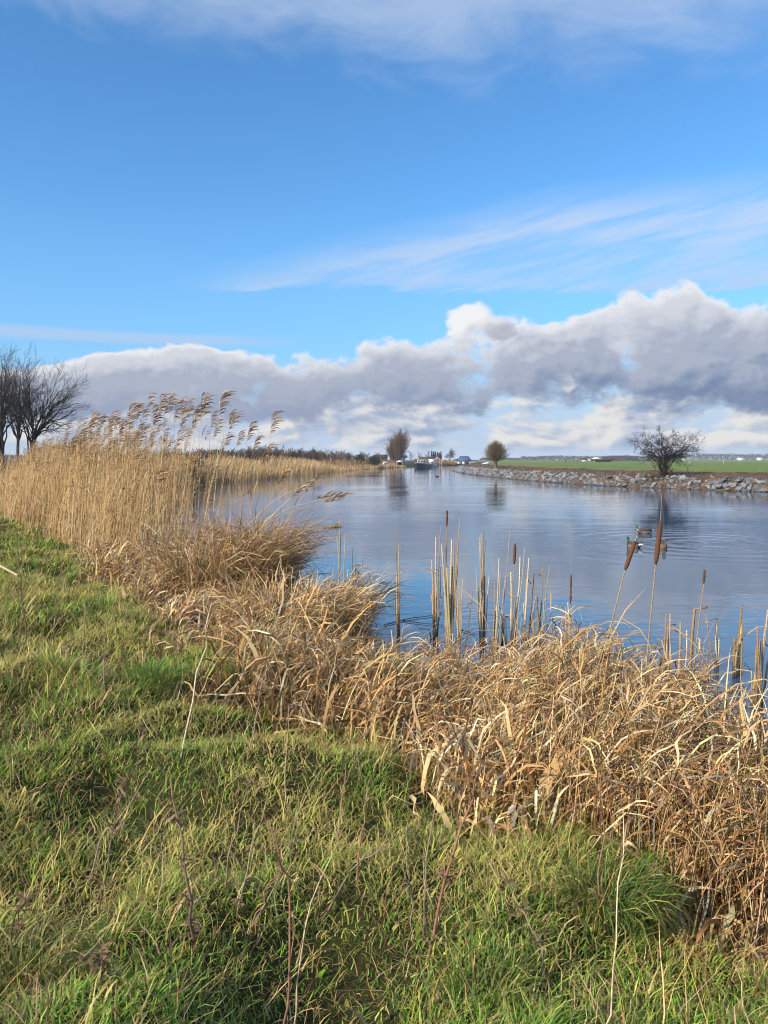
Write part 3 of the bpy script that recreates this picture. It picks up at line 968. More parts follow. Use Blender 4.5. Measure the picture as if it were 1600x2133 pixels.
# ---- alder on the far right bank: crooked limbs, dark cone clusters at the twig ends, brambles at its foot
def alder():
    rng = np.random.default_rng(14)
    Y = 66.0; x = (1385 - 800) / FOC * Y
    z = float(z_right(np.array(x), np.array(Y)))
    root = empty("alder_tree", (x, Y, z - 0.08), label="crooked bare tree with dark cone clusters above the rocks at right", cat="tree")
    prm = dict(seg=[6, 6, 5, 4, 3], wig=[0.16, 0.22, 0.26, 0.28, 0.3], up=[0.1, 0.22, 0.10, 0.05, 0.0], n=[5, 6, 5, 4], **{'from': [0.35, 0.25, 0.2, 0.2]}, ang=[0.7, 0.75, 0.8, 0.8], len=[0.62, 0.55, 0.5, 0.5],
               rr=[0.55, 0.55, 0.6, 0.7], tip=[0.3, 0.35, 0.4, 0.5, 0.6], rmin=0.0085)
    prm['seg'] = [4, 7, 5, 4, 3]; prm['n'] = [0, 8, 5, 4]; prm['len'] = [0.6, 0.34, 0.5, 0.5]; prm['ang'] = [0.7, 0.8, 0.8, 0.8]; prm['f0'] = 0.25; prm['start'] = 0.72
    out = limb_tree(rng, (0.15, 0, 2.0), (0.1, 0, 2.75), (2.75, 2.2, 1.75), 24, 0.05, prm, -0.75, 0.16, bow=0.25, noise_amt=0.09)
    out += limb_tree(rng, (-0.5, 0.1, 1.5), (-0.6, 0, 2.4), (2.0, 1.6, 1.5), 5, 0.05, prm, -0.4, 0.11, base=(-0.15, 0.1, 0), bow=0.25, noise_amt=0.09)
    a, b = tree_parts(out, prm, 2, (0.04, 0.03, 0.024), (0.035, 0.025, 0.02), rng)
    link("trunk", mk("trunk", a[0], a[1], M_BARK, a[2], smooth=True), root)
    link("crown", mk("crown", b[0], b[1], M_BARK, b[2]), root)
    tips = np.array([o[1][-1] for o in out if o[0] >= 3])
    tips = tips[rng.random(len(tips)) < 0.45]
    n = len(tips); th = rng.random(n * 3) * 6.283
    P = arcs(np.repeat(tips, 3, 0) + rng.normal(0, 0.05, (n * 3, 3)), 0.04 + 0.05 * rng.random(n * 3), th, 0.5 + rng.random(n * 3), 1.0 + 2 * rng.random(n * 3), 3, 1)
    W = np.full((n * 3, 3), 0.03) * np.array([0.6, 1, 0.4])
    c = pick(n * 3, [(2, (0.028, 0.018, 0.014)), (1, (0.05, 0.03, 0.02))], rng)
    V, F, C = ribbons(P, W, acr(th), c)
    link("cone_clusters", mk("cone_clusters", V, F, M_STRAW, C), root, kind="stuff")
    # leafy bramble skirt round the foot
    n = 1700
    a_ = rng.random(n) * 6.283; rr = np.abs(rng.normal(0, 1.0, n)) * 0.95
    bx = rr * np.cos(a_) * 1.35 + 0.1; by = rr * np.sin(a_) * 0.8; bz = rng.random(n) ** 1.3 * np.clip(0.95 - rr * 0.4, 0.12, 2)
    th = rng.random(n) * 6.283
    P = arcs(np.stack((bx, by, bz), -1), 0.08 + 0.16 * rng.random(n), th, 0.4 + rng.random(n), 1 + 1.5 * rng.random(n), 3, 1)
    W = np.full((n, 3), 0.06) * np.array([0.5, 1, 0.2])
    c = pick(n, [(3, (0.10, 0.055, 0.03)), (2, (0.06, 0.035, 0.02)), (1.2, (0.16, 0.12, 0.03)), (1, (0.05, 0.06, 0.02))], rng)
    V, F, C = ribbons(P, W, acr(th), c)
    link("bramble_skirt", mk("bramble_skirt", V, F, M_STRAW, C), root, kind="stuff")


alder()


# ---- round-headed pollard on the right bank
def pollard():
    rng = np.random.default_rng(8)
    Y = 120.0; x = (1033 - 800) / FOC * Y
    z = float(z_right(np.array(x), np.array(Y)))
    root = empty("pollard_tree", (x, Y, z - 0.05), label="round-crowned bare pollard tree beside the dirt track", cat="tree")
    cen = np.array((0, 0, 2.75)); Rb = np.array((2.25, 2.1, 2.25))
    prm = dict(seg=[3, 4, 4, 3], wig=[0.05, 0.08, 0.10, 0.14], up=[0.0, 0.15, 0.15, 0.1], n=[26, 9, 5], **{'from': [0.45, 0.15, 0.2]}, ang=[0.75, 0.36, 0.4], len=[1.75, 0.55, 0.5],
               rr=[0.35, 0.6, 0.7], tip=[0.75, 0.35, 0.4, 0.5], rmin=0.008)
    prm['clip'] = lambda q: float(np.clip(1.25 - np.linalg.norm((q - cen) / Rb), 0.25, 1))
    out = []
    grow(rng, out, np.zeros(3), np.array((0.02, 0, 1.0)), 1.25, 0.24, 0, prm)
    for k in range(170):
        a = rng.random() * 6.283; e = rng.random() ** 0.8 * 1.75 - 0.25
        d = nrm(np.array((math.cos(a) * math.cos(e), math.sin(a) * math.cos(e), math.sin(e) + 0.35)))
        p = np.array((0, 0, 1.15)) + d * 0.2
        grow(rng, out, p, d, 2.6 * (0.75 + 0.3 * rng.random()), 0.032, 1, prm)
    # keep the twigs inside a rounded head
    o2 = []
    for lv, P, R in out:
        if lv > 0:
            q = (P - cen) / Rb; m = np.linalg.norm(q, axis=1); f = np.where(m > 1, 1 / m, 1)
            lim = 0.70 + 0.42 * rng.random(); f = np.where(m > lim, lim / m, 1.0)
            P = cen + q * f[:, None] * Rb
        o2.append((lv, P, R))
    a, b = tree_parts(o2, prm, 1, (0.15, 0.115, 0.06), (0.19, 0.14, 0.07), rng)
    link("trunk", mk("trunk", a[0], a[1], M_BARK, a[2], smooth=True), root)
    link("crown", mk("crown", b[0], b[1], M_BARK, b[2]), root)


pollard()


# ---- the tall upswept tree beside the moored boats
def upswept():
    rng = np.random.default_rng(4)
    Y = 232.0; x = (829 - 800) / FOC * Y
    root = empty("upswept_tree", (x, Y, gz(x, Y) - 0.1), label="tall reddish bare tree with upswept branches left of the boats", cat="tree")
    prm = dict(seg=[5, 5, 4, 3], wig=[0.04, 0.06, 0.09, 0.12], up=[0.05, 0.35, 0.35, 0.3], n=[16, 9, 6], **{'from': [0.05, 0.12, 0.2]}, ang=[0.32, 0.38, 0.42], len=[0.62, 0.36, 0.45],
               rr=[0.5, 0.55, 0.7], tip=[0.3, 0.4, 0.5, 0.6], rmin=0.018)
    out = []
    for k in range(19):
        u = k / 18.0
        lx = -0.78 + 1.15 * u
        H = 4.3 + 3.8 * smooth(np.array(u * 1.15)) - (1.5 if u > 0.95 else 0)
        grow(rng, out, np.array((lx * 1.2, rng.normal(0, 0.4), 0)), nrm(np.array((lx * 0.62, rng.normal(0, 0.14), 1.0))), float(H), 0.11, 0, prm)
    a, b = tree_parts(out, prm, 1, (0.19, 0.125, 0.07), (0.21, 0.12, 0.065), rng)
    link("trunk", mk("trunk", a[0], a[1], M_BARK, a[2], smooth=True), root)
    link("crown", mk("crown", b[0], b[1], M_BARK, b[2]), root)


upswept()


# ---- far trees by the houses, each its own thing
def far_tree(px, Y, h, seed, label, col=(0.05, 0.04, 0.032), dense=1.0, rb=0.5, zb=None, name="far_tree"):
    rng = np.random.default_rng(seed)
    x = (px - 800) / FOC * Y
    prm = dict(seg=[4, 4, 3, 3], wig=[0.06, 0.14, 0.18, 0.2], up=[0.05, 0.2, 0.12, 0.05], n=[9, 6 * dense, 5 * dense], **{'from': [0.25, 0.2, 0.2]}, ang=[0.75, 0.75, 0.75], len=[rb, 0.55, 0.5],
               rr=[0.55, 0.6, 0.7], tip=[0.3, 0.4, 0.5, 0.6], rmin=0.03)
    out = []
    grow(rng, out, np.zeros(3), np.array((0, 0, 1.0)), h * 0.82, 0.16, 0, prm)
    place_tree(name, (x, Y, 0.75 if zb is None else zb), out, prm, 1, col, col, rng, label=label, cat="tree")


far_tree(857, 340, 5.4, 1, "pale bare round tree just right of the tall upswept tree", (0.10, 0.085, 0.08))
far_tree(875, 345, 4.6, 2, "bare tree above the brick house beside the dark boat", (0.07, 0.055, 0.045))
far_tree(891, 350, 5.0, 12, "pale bare tree left of the row of dark cypresses", (0.11, 0.10, 0.095))
far_tree(936, 325, 5.4, 6, "dense dark round tree between cypresses and blue-roofed barn", (0.065, 0.04, 0.036), 1.9, 0.62)
far_tree(842, 300, 3.2, 9, "low dark bush between the upswept tree and the boats", (0.05, 0.035, 0.025), 1.6, 0.7)


def leaf_cloud(rng, n, fn, size, tab):
    """foliage from many small leaf faces; fn gives n points inside the crown"""
    p = fn(n)
    th = rng.random(n) * 6.283
    P = arcs(p, size * (0.6 + 0.8 * rng.random(n)), th, 0.3 + 1.0 * rng.random(n), 0.8 + 1.6 * rng.random(n), 3, 1)
    W = (size * 0.55 * (0.6 + 0.8 * rng.random(n)))[:, None] * np.array([0.5, 1.0, 0.15])[None, :]
    return ribbons(P, W, acr(th + rng.normal(0, 0.6, n)), pick(n, tab, rng))


CYP = [(3, (0.022, 0.035, 0.016)), (2, (0.016, 0.024, 0.014)), (1, (0.035, 0.045, 0.02))]
for k, (px, top) in enumerate(((899.5, 937.5), (903.5, 939.5), (907, 939), (911.5, 941), (915, 942), (918.5, 939.5))):
    rng = np.random.default_rng(60 + k); Y = 335.0 + k
    h = (966 - top) / FOC * Y - 0.6
    def fn(n, h=h, rng=rng):
        t = rng.random(n); r = (0.48 * (1 - t) ** 0.5 * (0.35 + 0.65 * np.minimum(1, t * 6))) * np.sqrt(rng.random(n)); a = rng.random(n) * 6.283
        return np.stack((r * np.cos(a), r * np.sin(a), 0.3 + t * (h - 0.3)), -1)
    which = ("leftmost", "second from the left", "third from the left", "fourth from the left", "fifth from the left", "rightmost")[k]
    root = empty("cypress", ((px - 800) / FOC * Y, Y, 0.75), label="narrow dark cypress by the houses, %s of the row of six" % which, cat="tree", group="row of dark cypresses by the houses")
    V, F, C = leaf_cloud(rng, 1300, fn, 0.34, CYP)
    link("crown", mk("crown", V, F, M_STRAW, C), root)
    V, F, C = tubes(np.array([[(0, 0, -0.1), (0, 0, h * 0.5), (0, 0, h * 0.9)]]), np.array([[0.12, 0.08, 0.03]]), 5, np.array([(0.05, 0.035, 0.025)]))
    link("trunk", mk("trunk", V, F, M_BARK, C), root)


# ---- the scrub wood behind the far left shore: one mass of bare bushes with a few evergreens
def scrub_wood():
    rng = np.random.default_rng(31)
    parts = []
    protos = []
    for k in range(7):
        out = []
        prm = dict(seg=[4, 3, 3, 2], wig=[0.08, 0.15, 0.2, 0.2], up=[0.05, 0.25, 0.2, 0.1], n=[9, 6, 4], **{'from': [0.08, 0.15, 0.2]}, ang=[0.55, 0.6, 0.65], len=[0.6, 0.5, 0.5], rr=[0.5, 0.6, 0.7], tip=[0.3, 0.5, 0.5, 0.6], rmin=0.016)
        for j in range(2):
            grow(rng, out, rng.normal(0, 0.25, 3) * np.array((1, 1, 0)), nrm(np.array((rng.normal(0, 0.2), rng.normal(0, 0.2), 1))), 1.0, 0.03, 0, prm)
        protos.append(out)
    BC = [(3, (0.12, 0.078, 0.055)), (2, (0.17, 0.105, 0.066)), (1.5, (0.075, 0.06, 0.045)), (1, (0.20, 0.135, 0.085))]
    for k in range(330):
        px = 330 + 490 * rng.random()
        Y = 135 + 110 * rng.random() if px > 500 else 110 + 100 * rng.random()
        x = (px - 800) / FOC * Y
        if s_left(np.array(x), np.array(Y)) < 4.5: continue
        top = np.interp(px, [330, 450, 560, 620, 700, 760, 830], [946, 940, 936, 941, 943, 946, 950]) + rng.normal(0, 3.5)
        z = gz(x, Y) - 0.1
        h = max(1.4, EYE - (top - HZ) / FOC * Y - z)
        o = protos[k % 7]; c0 = pick(1, BC, rng)[0]
        sc = np.array((h * 0.75, h * 0.75, h * 0.78)); a = rng.random() * 6.283
        R = np.array(((math.cos(a), -math.sin(a), 0), (math.sin(a), math.cos(a), 0), (0, 0, 1)))
        for lv in (0, 1, 2, 3):
            br = [b for b in o if b[0] == lv]
            if lv == 3: br = br[::2]
            P = np.array([b[1] for b in br]) @ R.T * sc + np.array((x, Y, z))
            W = np.array([b[2] for b in br]) * 2.6 + 0.03
            sd = acr(rng.random(len(br)) * 6.283)
            parts.append(ribbons(P, W, sd, np.broadcast_to(c0, (len(br), 3)) * (1 + rng.normal(0, 0.15, (len(br), 1)))))
    V, F, C = merge(parts)
    link("scrub_wood", mk("scrub_wood", V, F, M_BARK, C), label="tangled bare brown scrub wood behind the far left shore", cat="scrub", kind="stuff")


scrub_wood()

EVG = [(3, (0.025, 0.045, 0.015)), (2, (0.04, 0.065, 0.02)), (1, (0.06, 0.075, 0.025))]
for k, (px, w, top, Y, lab) in enumerate(((462, 20, 938, 150, "dark evergreen bush at the left end of the far scrub"), (748, 26, 946, 196, "dark green evergreen bush in the far scrub by the dark shed"), (778, 30, 948.5, 200, "olive green bush between the evergreen and the tall upswept tree"))):
    rng = np.random.default_rng(80 + k)
    x = (px - 800) / FOC * Y; z = gz(x, Y); h = EYE - (top - HZ) / FOC * Y - z; hw = w / 2 / FOC * Y
    def fn(n, h=h, hw=hw, rng=rng):
        d = rng.normal(0, 1, (n, 3)); d /= np.linalg.norm(d, axis=1, keepdims=True)
        r = rng.random(n) ** 0.45 * (0.8 + 0.3 * vnoise(d[:, 0] * 3 + d[:, 2], d[:, 1] * 3 - d[:, 2], 0.8, 40 + k))
        return d * r[:, None] * np.array((hw, hw, h * 0.52)) + np.array((0, 0, h * 0.48))
    root = empty("evergreen_bush", (x, Y, z - 0.05), label=lab, cat="bush")
    V, F, C = leaf_cloud(rng, 2600, fn, 0.30, EVG)
    link("foliage", mk("foliage", V, F, M_STRAW, C), root)


# ---- distant hedges and woods on the horizon
def horizon_trees():
    rng = np.random.default_rng(44)
    pts, szs = [], []
    spans = ((-400, 450, 700, 2.0, 6.5), (1085, 1330, 800, 2.0, 6.5), (1255, 1420, 420, 1.6, 4.6), (1395, 2100, 900, 4.0, 9.5), (1000, 1085, 900, 1.2, 4.0), (-300, 300, 300, 2.0, 5.0))
    for (a, b, Y, h0, h1) in spans:
        n = int((b - a) * 16)
        px = a + (b - a) * rng.random(n)
        yy = Y * (1 + 0.12 * rng.random(n))
        x = (px - 800) / FOC * yy
        hh = h0 + (h1 - h0) * (vnoise(x, yy * 0, 14.0, 45) * 0.65 + vnoise(x, yy * 0, 5.0, 46) * 0.35)
        z = 0.9 + hh * rng.random(n) ** 0.8
        pts.append(np.stack((x, yy, z), -1)); szs.append(np.full(n, Y / 700.0))
    p = np.concatenate(pts); s = np.concatenate(szs); n = len(p)
    th = rng.random(n) * 6.283
    P = arcs(p, s * (0.9 + 0.9 * rng.random(n)), th, 0.6 * rng.random(n), 0.6 + rng.random(n), 3, 1)
    W = (s * 0.55)[:, None] * np.array([0.7, 1, 0.3])[None, :]
    c = pick(n, [(3, (0.055, 0.045, 0.042)), (2, (0.08, 0.062, 0.052)), (1.3, (0.04, 0.045, 0.03))], rng)
    V, F, C = ribbons(P, W, acr(th), c)
    link("horizon_trees", mk("horizon_trees", V, F, M_STRAW, C), label="low dark line of distant trees along the horizon", cat="tree line", kind="stuff")


horizon_trees()


# ================================================================== riprap on the right shore
def mat_rock():
    m, t = newmat("riprap_stone")
    p = pos()
    v = t.nodes.new('ShaderNodeTexVoronoi'); v.inputs['Scale'].default_value = 1.7
    t.links.new(p.s, v.inputs['Vector'])
    sp = t.nodes.new('ShaderNodeSeparateColor'); t.links.new(v.outputs['Color'], sp.inputs[0])
    r = E(sp.outputs[0]); g = E(sp.outputs[1])
    n = noise(p, 5.0, 5, 0.65)
    c = mixc(r, (0.075, 0.08, 0.09), (0.23, 0.237, 0.25))
    c = mixc(sstep(g, 0.82, 0.97), c, (0.22, 0.17, 0.125))
    c = mixc(sstep(n, 0.5, 0.75) * 0.6, c, (0.09, 0.09, 0.095))
    sz = t.nodes.new('ShaderNodeSeparateXYZ'); t.links.new(p.s, sz.inputs[0])
    wet = 1.0 - sstep(E(sz.outputs[2]) + (n - 0.5) * 0.15, 0.02, 0.20)
    c = mixc(wet * 0.75, c, (0.035, 0.033, 0.028))
    finish(principled(c, 0.85, 0.25, normal=bump(n, 0.7, 0.06)).outputs[0])
    return m


M_ROCK = mat_rock()


def riprap():
    rng = np.random.default_rng(77)
    protos = []
    for k in range(14):
        bm = bmesh.new()
        for i in range(16):
            v = rng.normal(0, 1, 3); v /= np.linalg.norm(v); v *= 0.36 + 0.2 * rng.random()
            v = v * np.array((1.25, 0.9, 0.7))
            bm.verts.new(v)
        bmesh.ops.convex_hull(bm, input=bm.verts)
        bmesh.ops.delete(bm, geom=[v for v in bm.verts if not v.link_faces], context='VERTS')
        me = bpy.data.meshes.new("stone"); bm.to_mesh(me); bm.free()
        me.materials.append(M_ROCK)
        protos.append(me)
    root = empty("riprap_bank", (float(xr(90)), 90.0, 0.0), label="long bank of tumbled grey stones along the far right shore", cat="stone bank")
    items = []
    # walk along the waterline
    pts = []
    yy = np.linspace(24, 166, 3000); xx = xr(yy)
    ds = np.concatenate(([0], np.cumsum(np.hypot(np.diff(xx), np.diff(yy)))))
    tot = ds[-1]
    n = int(tot * 12)
    for i in range(n):
        t = rng.random() * tot
        y = float(np.interp(t, ds, yy))
        s = rng.random() * 1.75 - 0.15
        size = (0.28 + 0.55 * rng.random() ** 2.2) * (1.0 if s < 1.2 else 0.75)
        x = float(xr(y)) + s / 0.88
        y2 = y + rng.normal(0, 0.1)
        z = float(z_right(np.array(x), np.array(y2))) + size * 0.12 * rng.random()
        items.append((x, y2, z, size, rng.random() * 6.283, rng.normal(0, 0.5), rng.normal(0, 0.5), int(rng.integers(14))))
    vis = lambda it: abs(it[0] / it[1]) < 0.53
    items.sort(key=lambda it: -(it[3] / it[1]) * (1 if vis(it) else 0.001))
    for it in items[:300]:
        o = bpy.data.objects.new("stone", protos[it[7]])
        o.parent = root
        o.location = (it[0] - root.location.x, it[1] - root.location.y, it[2])
        o.rotation_euler = (it[5], it[6], it[4]); o.scale = (it[3],) * 3
        COL.objects.link(o)
    arr = []
    for me in protos:
        v = np.zeros(len(me.vertices) * 3, np.float32); me.vertices.foreach_get("co", v)
        arr.append((v.reshape(-1, 3), np.array([p.vertices[:] for p in me.polygons if len(p.vertices) == 3])))
    ps = []
    for it in items[300:]:
        from mathutils import Euler
        M = np.array(Euler((it[5], it[6], it[4])).to_matrix())
        V, T = arr[it[7]]
        ps.append((V @ M.T * it[3] + np.array((it[0] - root.location.x, it[1] - root.location.y, it[2])), T, (1, 1, 1)))
    V, F, C = merge(ps)
    link("smaller_stones", mk("smaller_stones", V, F, M_ROCK), root, kind="stuff")


riprap()


# ================================================================== buildings and boats far up the river
M_WHITEP = plain_mat("white_paint", (0.55, 0.55, 0.54), 0.5, 0.4, 0.12, 1.5)
M_NAVY = plain_mat("dark_hull_paint", (0.012, 0.015, 0.028), 0.35, 0.5, 0.3, 1.0)
M_GLASS = plain_mat("dark_glass", (0.015, 0.02, 0.025), 0.08, 0.6, 0.2, 1.0)
M_BRICK = plain_mat("red_brick", (0.24, 0.10, 0.06), 0.85, 0.2, 0.3, 5.0)
M_TILE = plain_mat("dark_roof_tile", (0.075, 0.05, 0.038), 0.8, 0.2, 0.35, 4.0)
M_BLUE = plain_mat("blue_sheet_roof", (0.045, 0.085, 0.18), 0.5, 0.4, 0.2, 0.8)
M_CREAM = plain_mat("cream_wall", (0.62, 0.57, 0.48), 0.8, 0.25, 0.12, 1.0)
M_DARKW = plain_mat("dark_timber", (0.035, 0.03, 0.025), 0.8, 0.2, 0.3, 3.0)
M_CANVAS = plain_mat("cream_canvas", (0.74, 0.68, 0.52), 0.8, 0.2, 0.1, 1.0)
M_PALE = plain_mat("pale_sheet", (0.60, 0.62, 0.64), 0.5, 0.4, 0.15, 1.0)
M_GREYM = plain_mat("galvanised_steel", (0.45, 0.46, 0.47), 0.45, 0.5, 0.15, 2.0)
M_ORANGE = plain_mat("orange_wall", (0.45, 0.14, 0.06), 0.8, 0.2, 0.2, 1.0)


def part(name, shapes, mat, parent, smooth=False, **kw):
    V, F, C = merge(shapes)
    return link(name, mk(name, V, F, mat, smooth=smooth), parent, **kw)


def gable_roof(x0, x1, y0, y1, z0, z1, along='x', hip0=0.0, hip1=0.0, th=0.15):
    """closed roof prism; ridge along x or y, optional hips"""
    if along == 'x':
        ym = (y0 + y1) / 2
        V = np.array([(x0, y0, z0), (x1, y0, z0), (x1, y1, z0), (x0, y1, z0), (x0 + hip0, ym, z1), (x1 - hip1, ym, z1)], float)
        V2 = V - np.array((0, 0, th)); V2[4:] -= np.array((0, 0, 0.02))
    else:
        xm = (x0 + x1) / 2
        V = np.array([(x1, y0, z0), (x1, y1, z0), (x0, y1, z0), (x0, y0, z0), (xm, y0 + hip0, z1), (xm, y1 - hip1, z1)], float)
        V2 = V - np.array((0, 0, th)); V2[4:] -= np.array((0, 0, 0.02))
    A = np.concatenate((V, V2[:4]))
    Q = np.array([(0, 1, 5, 4), (2, 3, 4, 5), (6, 9, 8, 7), (0, 6, 7, 1), (1, 7, 8, 2), (2, 8, 9, 3), (3, 9, 6, 0)])
    T = np.array([(1, 2, 5), (3, 0, 4)])
    return A, [Q, T], (1, 1, 1)


def gable_wall(x0, x1, y, z0, z1, th=0.2):
    V = np.array([(x0, y, z0), (x1, y, z0), ((x0 + x1) / 2, y, z1)], float)
    W = V + np.array((0, th, 0))
    return np.concatenate((V, W)), [np.array([(0, 1, 2), (5, 4, 3)]), np.array([(0, 3, 4, 1), (1, 4, 5, 2), (2, 5, 3, 0)])], (1, 1, 1)


def barn():
    Y = 318.0; k = Y / FOC
    x = (971.5 - 800) * k; w = 45 * k / 2
    r = empty("blue_roofed_barn", (x, Y, 0.75), label="white-walled barn with a blue roof at the river's end", cat="barn")
    zt = EYE - (959.7 - HZ) * k - 0.75
    zr = EYE - (949.8 - HZ) * k - 0.75
    part("wall", [box(-w, w, 0, 7, -0.6, zt)], M_CREAM, r)
    part("roof", [gable_roof(-w * 0.72, w * 0.52, -0.35, 7.4, zt + 0.05, zr, 'x', 0.9, 1.1), ], M_BLUE, r)
    part("side_roof", [gable_roof(-w - 0.15, -w * 0.72 - 0.01, -0.3, 6.5, zt + 0.03, zt + 0.85, 'x', 0.1, 0.0)], M_BLUE, r)
    part("flat_roof", [box(w * 0.525, w + 0.15, -0.25, 7.2, zt + 0.01, zt + 0.12)], M_DARKW, r)
    d = part("door", [box(-w + 18.5 * k, -w + 27.5 * k, -0.06, 0.05, -0.5, zt - 0.25)], M_DARKW, r)
    part("door_frame", [box(-w + 18.0 * k, -w + 28.0 * k, -0.085, -0.062, zt - 0.25, zt - 0.12)], M_PALE, d)
    wn = part("window", [box(-w + 8 * k, -w + 13 * k, -0.05, 0.05, -0.25, zt - 0.25)], M_GLASS, r)
    part("window_frame", [box(-w + 10.3 * k, -w + 10.7 * k, -0.08, -0.052, -0.25, zt - 0.25)], M_WHITEP, wn)
    part("pillar", [box(-w - 0.02, -w + 0.35, -0.3, -0.08, -0.6, zt)], M_WHITEP, r)


def houses():
    Y = 325.0; k = Y / FOC; z0 = 0.75
    # long brown-roofed farmhouse with a gable on the right
    r = empty("brown_roofed_house", ((893 - 800) * k, Y, z0), label="long house with a dark brown roof and pale gable edge behind the boats", cat="house")
    ze = EYE - (960.5 - HZ) * k - z0; zr = EYE - (951.2 - HZ) * k - z0
    part("wall", [box(-18 * k, 19 * k, 0, 5.5, -0.5, ze)], M_BRICK, r)
    part("roof", [gable_roof(-19 * k, 20 * k, -0.4, 5.9, ze, zr, 'x')], M_TILE, r)
    g = part("gable", [gable_wall(8 * k, 28 * k, -1.2, ze - 0.2, zr - 0.1)], M_BRICK, r)
    for s in (-1, 1):
        a = np.array((18 * k, -1.25, zr)); b = np.array((18 * k + s * 10.8 * k, -1.25, ze - 0.35))
        V, F, C = tubes(np.array([[a, (a + b) / 2, b]]), np.full((1, 3), 0.11), 4, np.ones((1, 3)))
        link("verge_board", mk("verge_board", V, F, M_WHITEP), g)
    part("chimney", [box(-3.2 * k, -1.5 * k, 2.4, 3.1, zr - 0.4, zr + 0.5)], M_BRICK, r)
    for cx in (-12, -4, 3):
        part("window", [box((cx - 2) * k, (cx + 2) * k, -0.05, 0.05, 0.2, ze - 0.3)], M_GLASS, r)
    # small brick house left
    r = empty("small_brick_house", ((875 - 800) * k * 0.97, Y * 0.97, z0), label="low red brick house peeping over the dark boat", cat="house")
    part("wall", [box(-11 * k, 5 * k, 0, 4, -0.5, 1.1)], M_BRICK, r)
    part("roof", [gable_roof(-12 * k, 6 * k, -0.3, 4.3, 1.1, 1.9, 'x')], M_TILE, r)
    for cx in (-7, -1): part("window", [box((cx - 1.5) * k, (cx + 1.5) * k, -0.05, 0.05, 0.25, 0.9)], M_GLASS, r)
    # small glazed summer house
    Y2 = 312.0; k = Y2 / FOC
    r = empty("summer_house", ((927.5 - 800) * k, Y2, z0), label="small dark gabled summer house with white roof edges", cat="house")
    ze = EYE - (962.3 - HZ) * k - z0; zr = EYE - (957.0 - HZ) * k - z0
    part("wall", [box(-6 * k, 6 * k, 0, 3, -0.5, ze)], M_DARKW, r)
    part("roof", [gable_roof(-7.2 * k, 7.2 * k, -0.05, 3.3, ze, zr, 'y')], M_TILE, r)
    part("gable_glazing", [gable_wall(-5.6 * k, 5.6 * k, -0.12, ze - 0.1, zr - 0.15, 0.05)], M_GLASS, r)
    for s in (-1, 1):
        a = np.array((0, -0.18, zr + 0.02)); b = np.array((s * 7.3 * k, -0.18, ze - 0.02))
        V, F, C = tubes(np.array([[a, (a + b) / 2, b]]), np.full((1, 3), 0.10), 4, np.ones((1, 3)))
        link("verge_board", mk("verge_board", V, F, M_WHITEP), r)
    # rough orange hedge in front of the houses
    rng = np.random.default_rng(5); n = 2600
    px = 905 + 44 * rng.random(n); yy = 309 + 2.5 * rng.random(n)
    x = (px - 800) / FOC * yy
    th = rng.random(n) * 6.283
    P = arcs(np.stack((x, yy, 0.3 + 0.5 * rng.random(n)), -1), 0.5 + 0.6 * rng.random(n), th, 0.3 * rng.random(n), 0.8 * rng.random(n), 3, 1)
    c = pick(n, [(2, (0.42, 0.22, 0.08)), (1, (0.33, 0.15, 0.06)), (1, (0.45, 0.32, 0.14))], rng)
    V, F, C = ribbons(P, np.full((n, 3), 0.14) * np.array([0.8, 1, 0.5]), acr(th), c)
    link("orange_hedge", mk("orange_hedge", V, F, M_STRAW, C), label="low orange-brown hedge along the water below the houses", cat="hedge")
    # lamp post with an arm
    Yl = 300.0; k = Yl / FOC
    r = empty("lamp_post", ((906.5 - 800) * k, Yl, 0.2), label="slim pale lamp post with a short arm beside the orange hedge", cat="lamp post")
    h = EYE - (956.5 - HZ) * k - 0.2
    V, F, C = tubes(np.array([[(0, 0, -0.3), (0, 0, h * 0.5), (0, 0, h)]]), np.array([[0.09, 0.08, 0.07]]), 6, np.ones((1, 3)))
    link("post", mk("post", V, F, M_GREYM), r)
    V, F, C = tubes(np.array([[(0, 0, h), (0.4, 0, h + 0.2), (0.9, 0, h + 0.22)]]), np.full((1, 3), 0.06), 5, np.ones((1, 3)))
    link("arm", mk("arm", V, F, M_GREYM), r)
    part("lamp_head", [box(0.75, 1.25, -0.12, 0.12, h + 0.14, h + 0.26)], M_GREYM, r)
    for i, px in enumerate((915.5, 920.0)):
        Yp = 306.0 + i; k = Yp / FOC
        V, F, C = tubes(np.array([[(0, 0, -0.4), (0, 0, 1.2), (0, 0, 2.5)]]), np.full((1, 3), 0.06), 5, np.full((1, 3), 0.6))
        o = link("mooring_pole", mk("mooring_pole", V, F, M_WHITEP), None, label="thin pale pole by the water, %s of two below the cypresses" % ("left" if i == 0 else "right"), cat="pole", group="thin poles by the houses")
        o.location = ((px - 800) * k, Yp, 0.2)


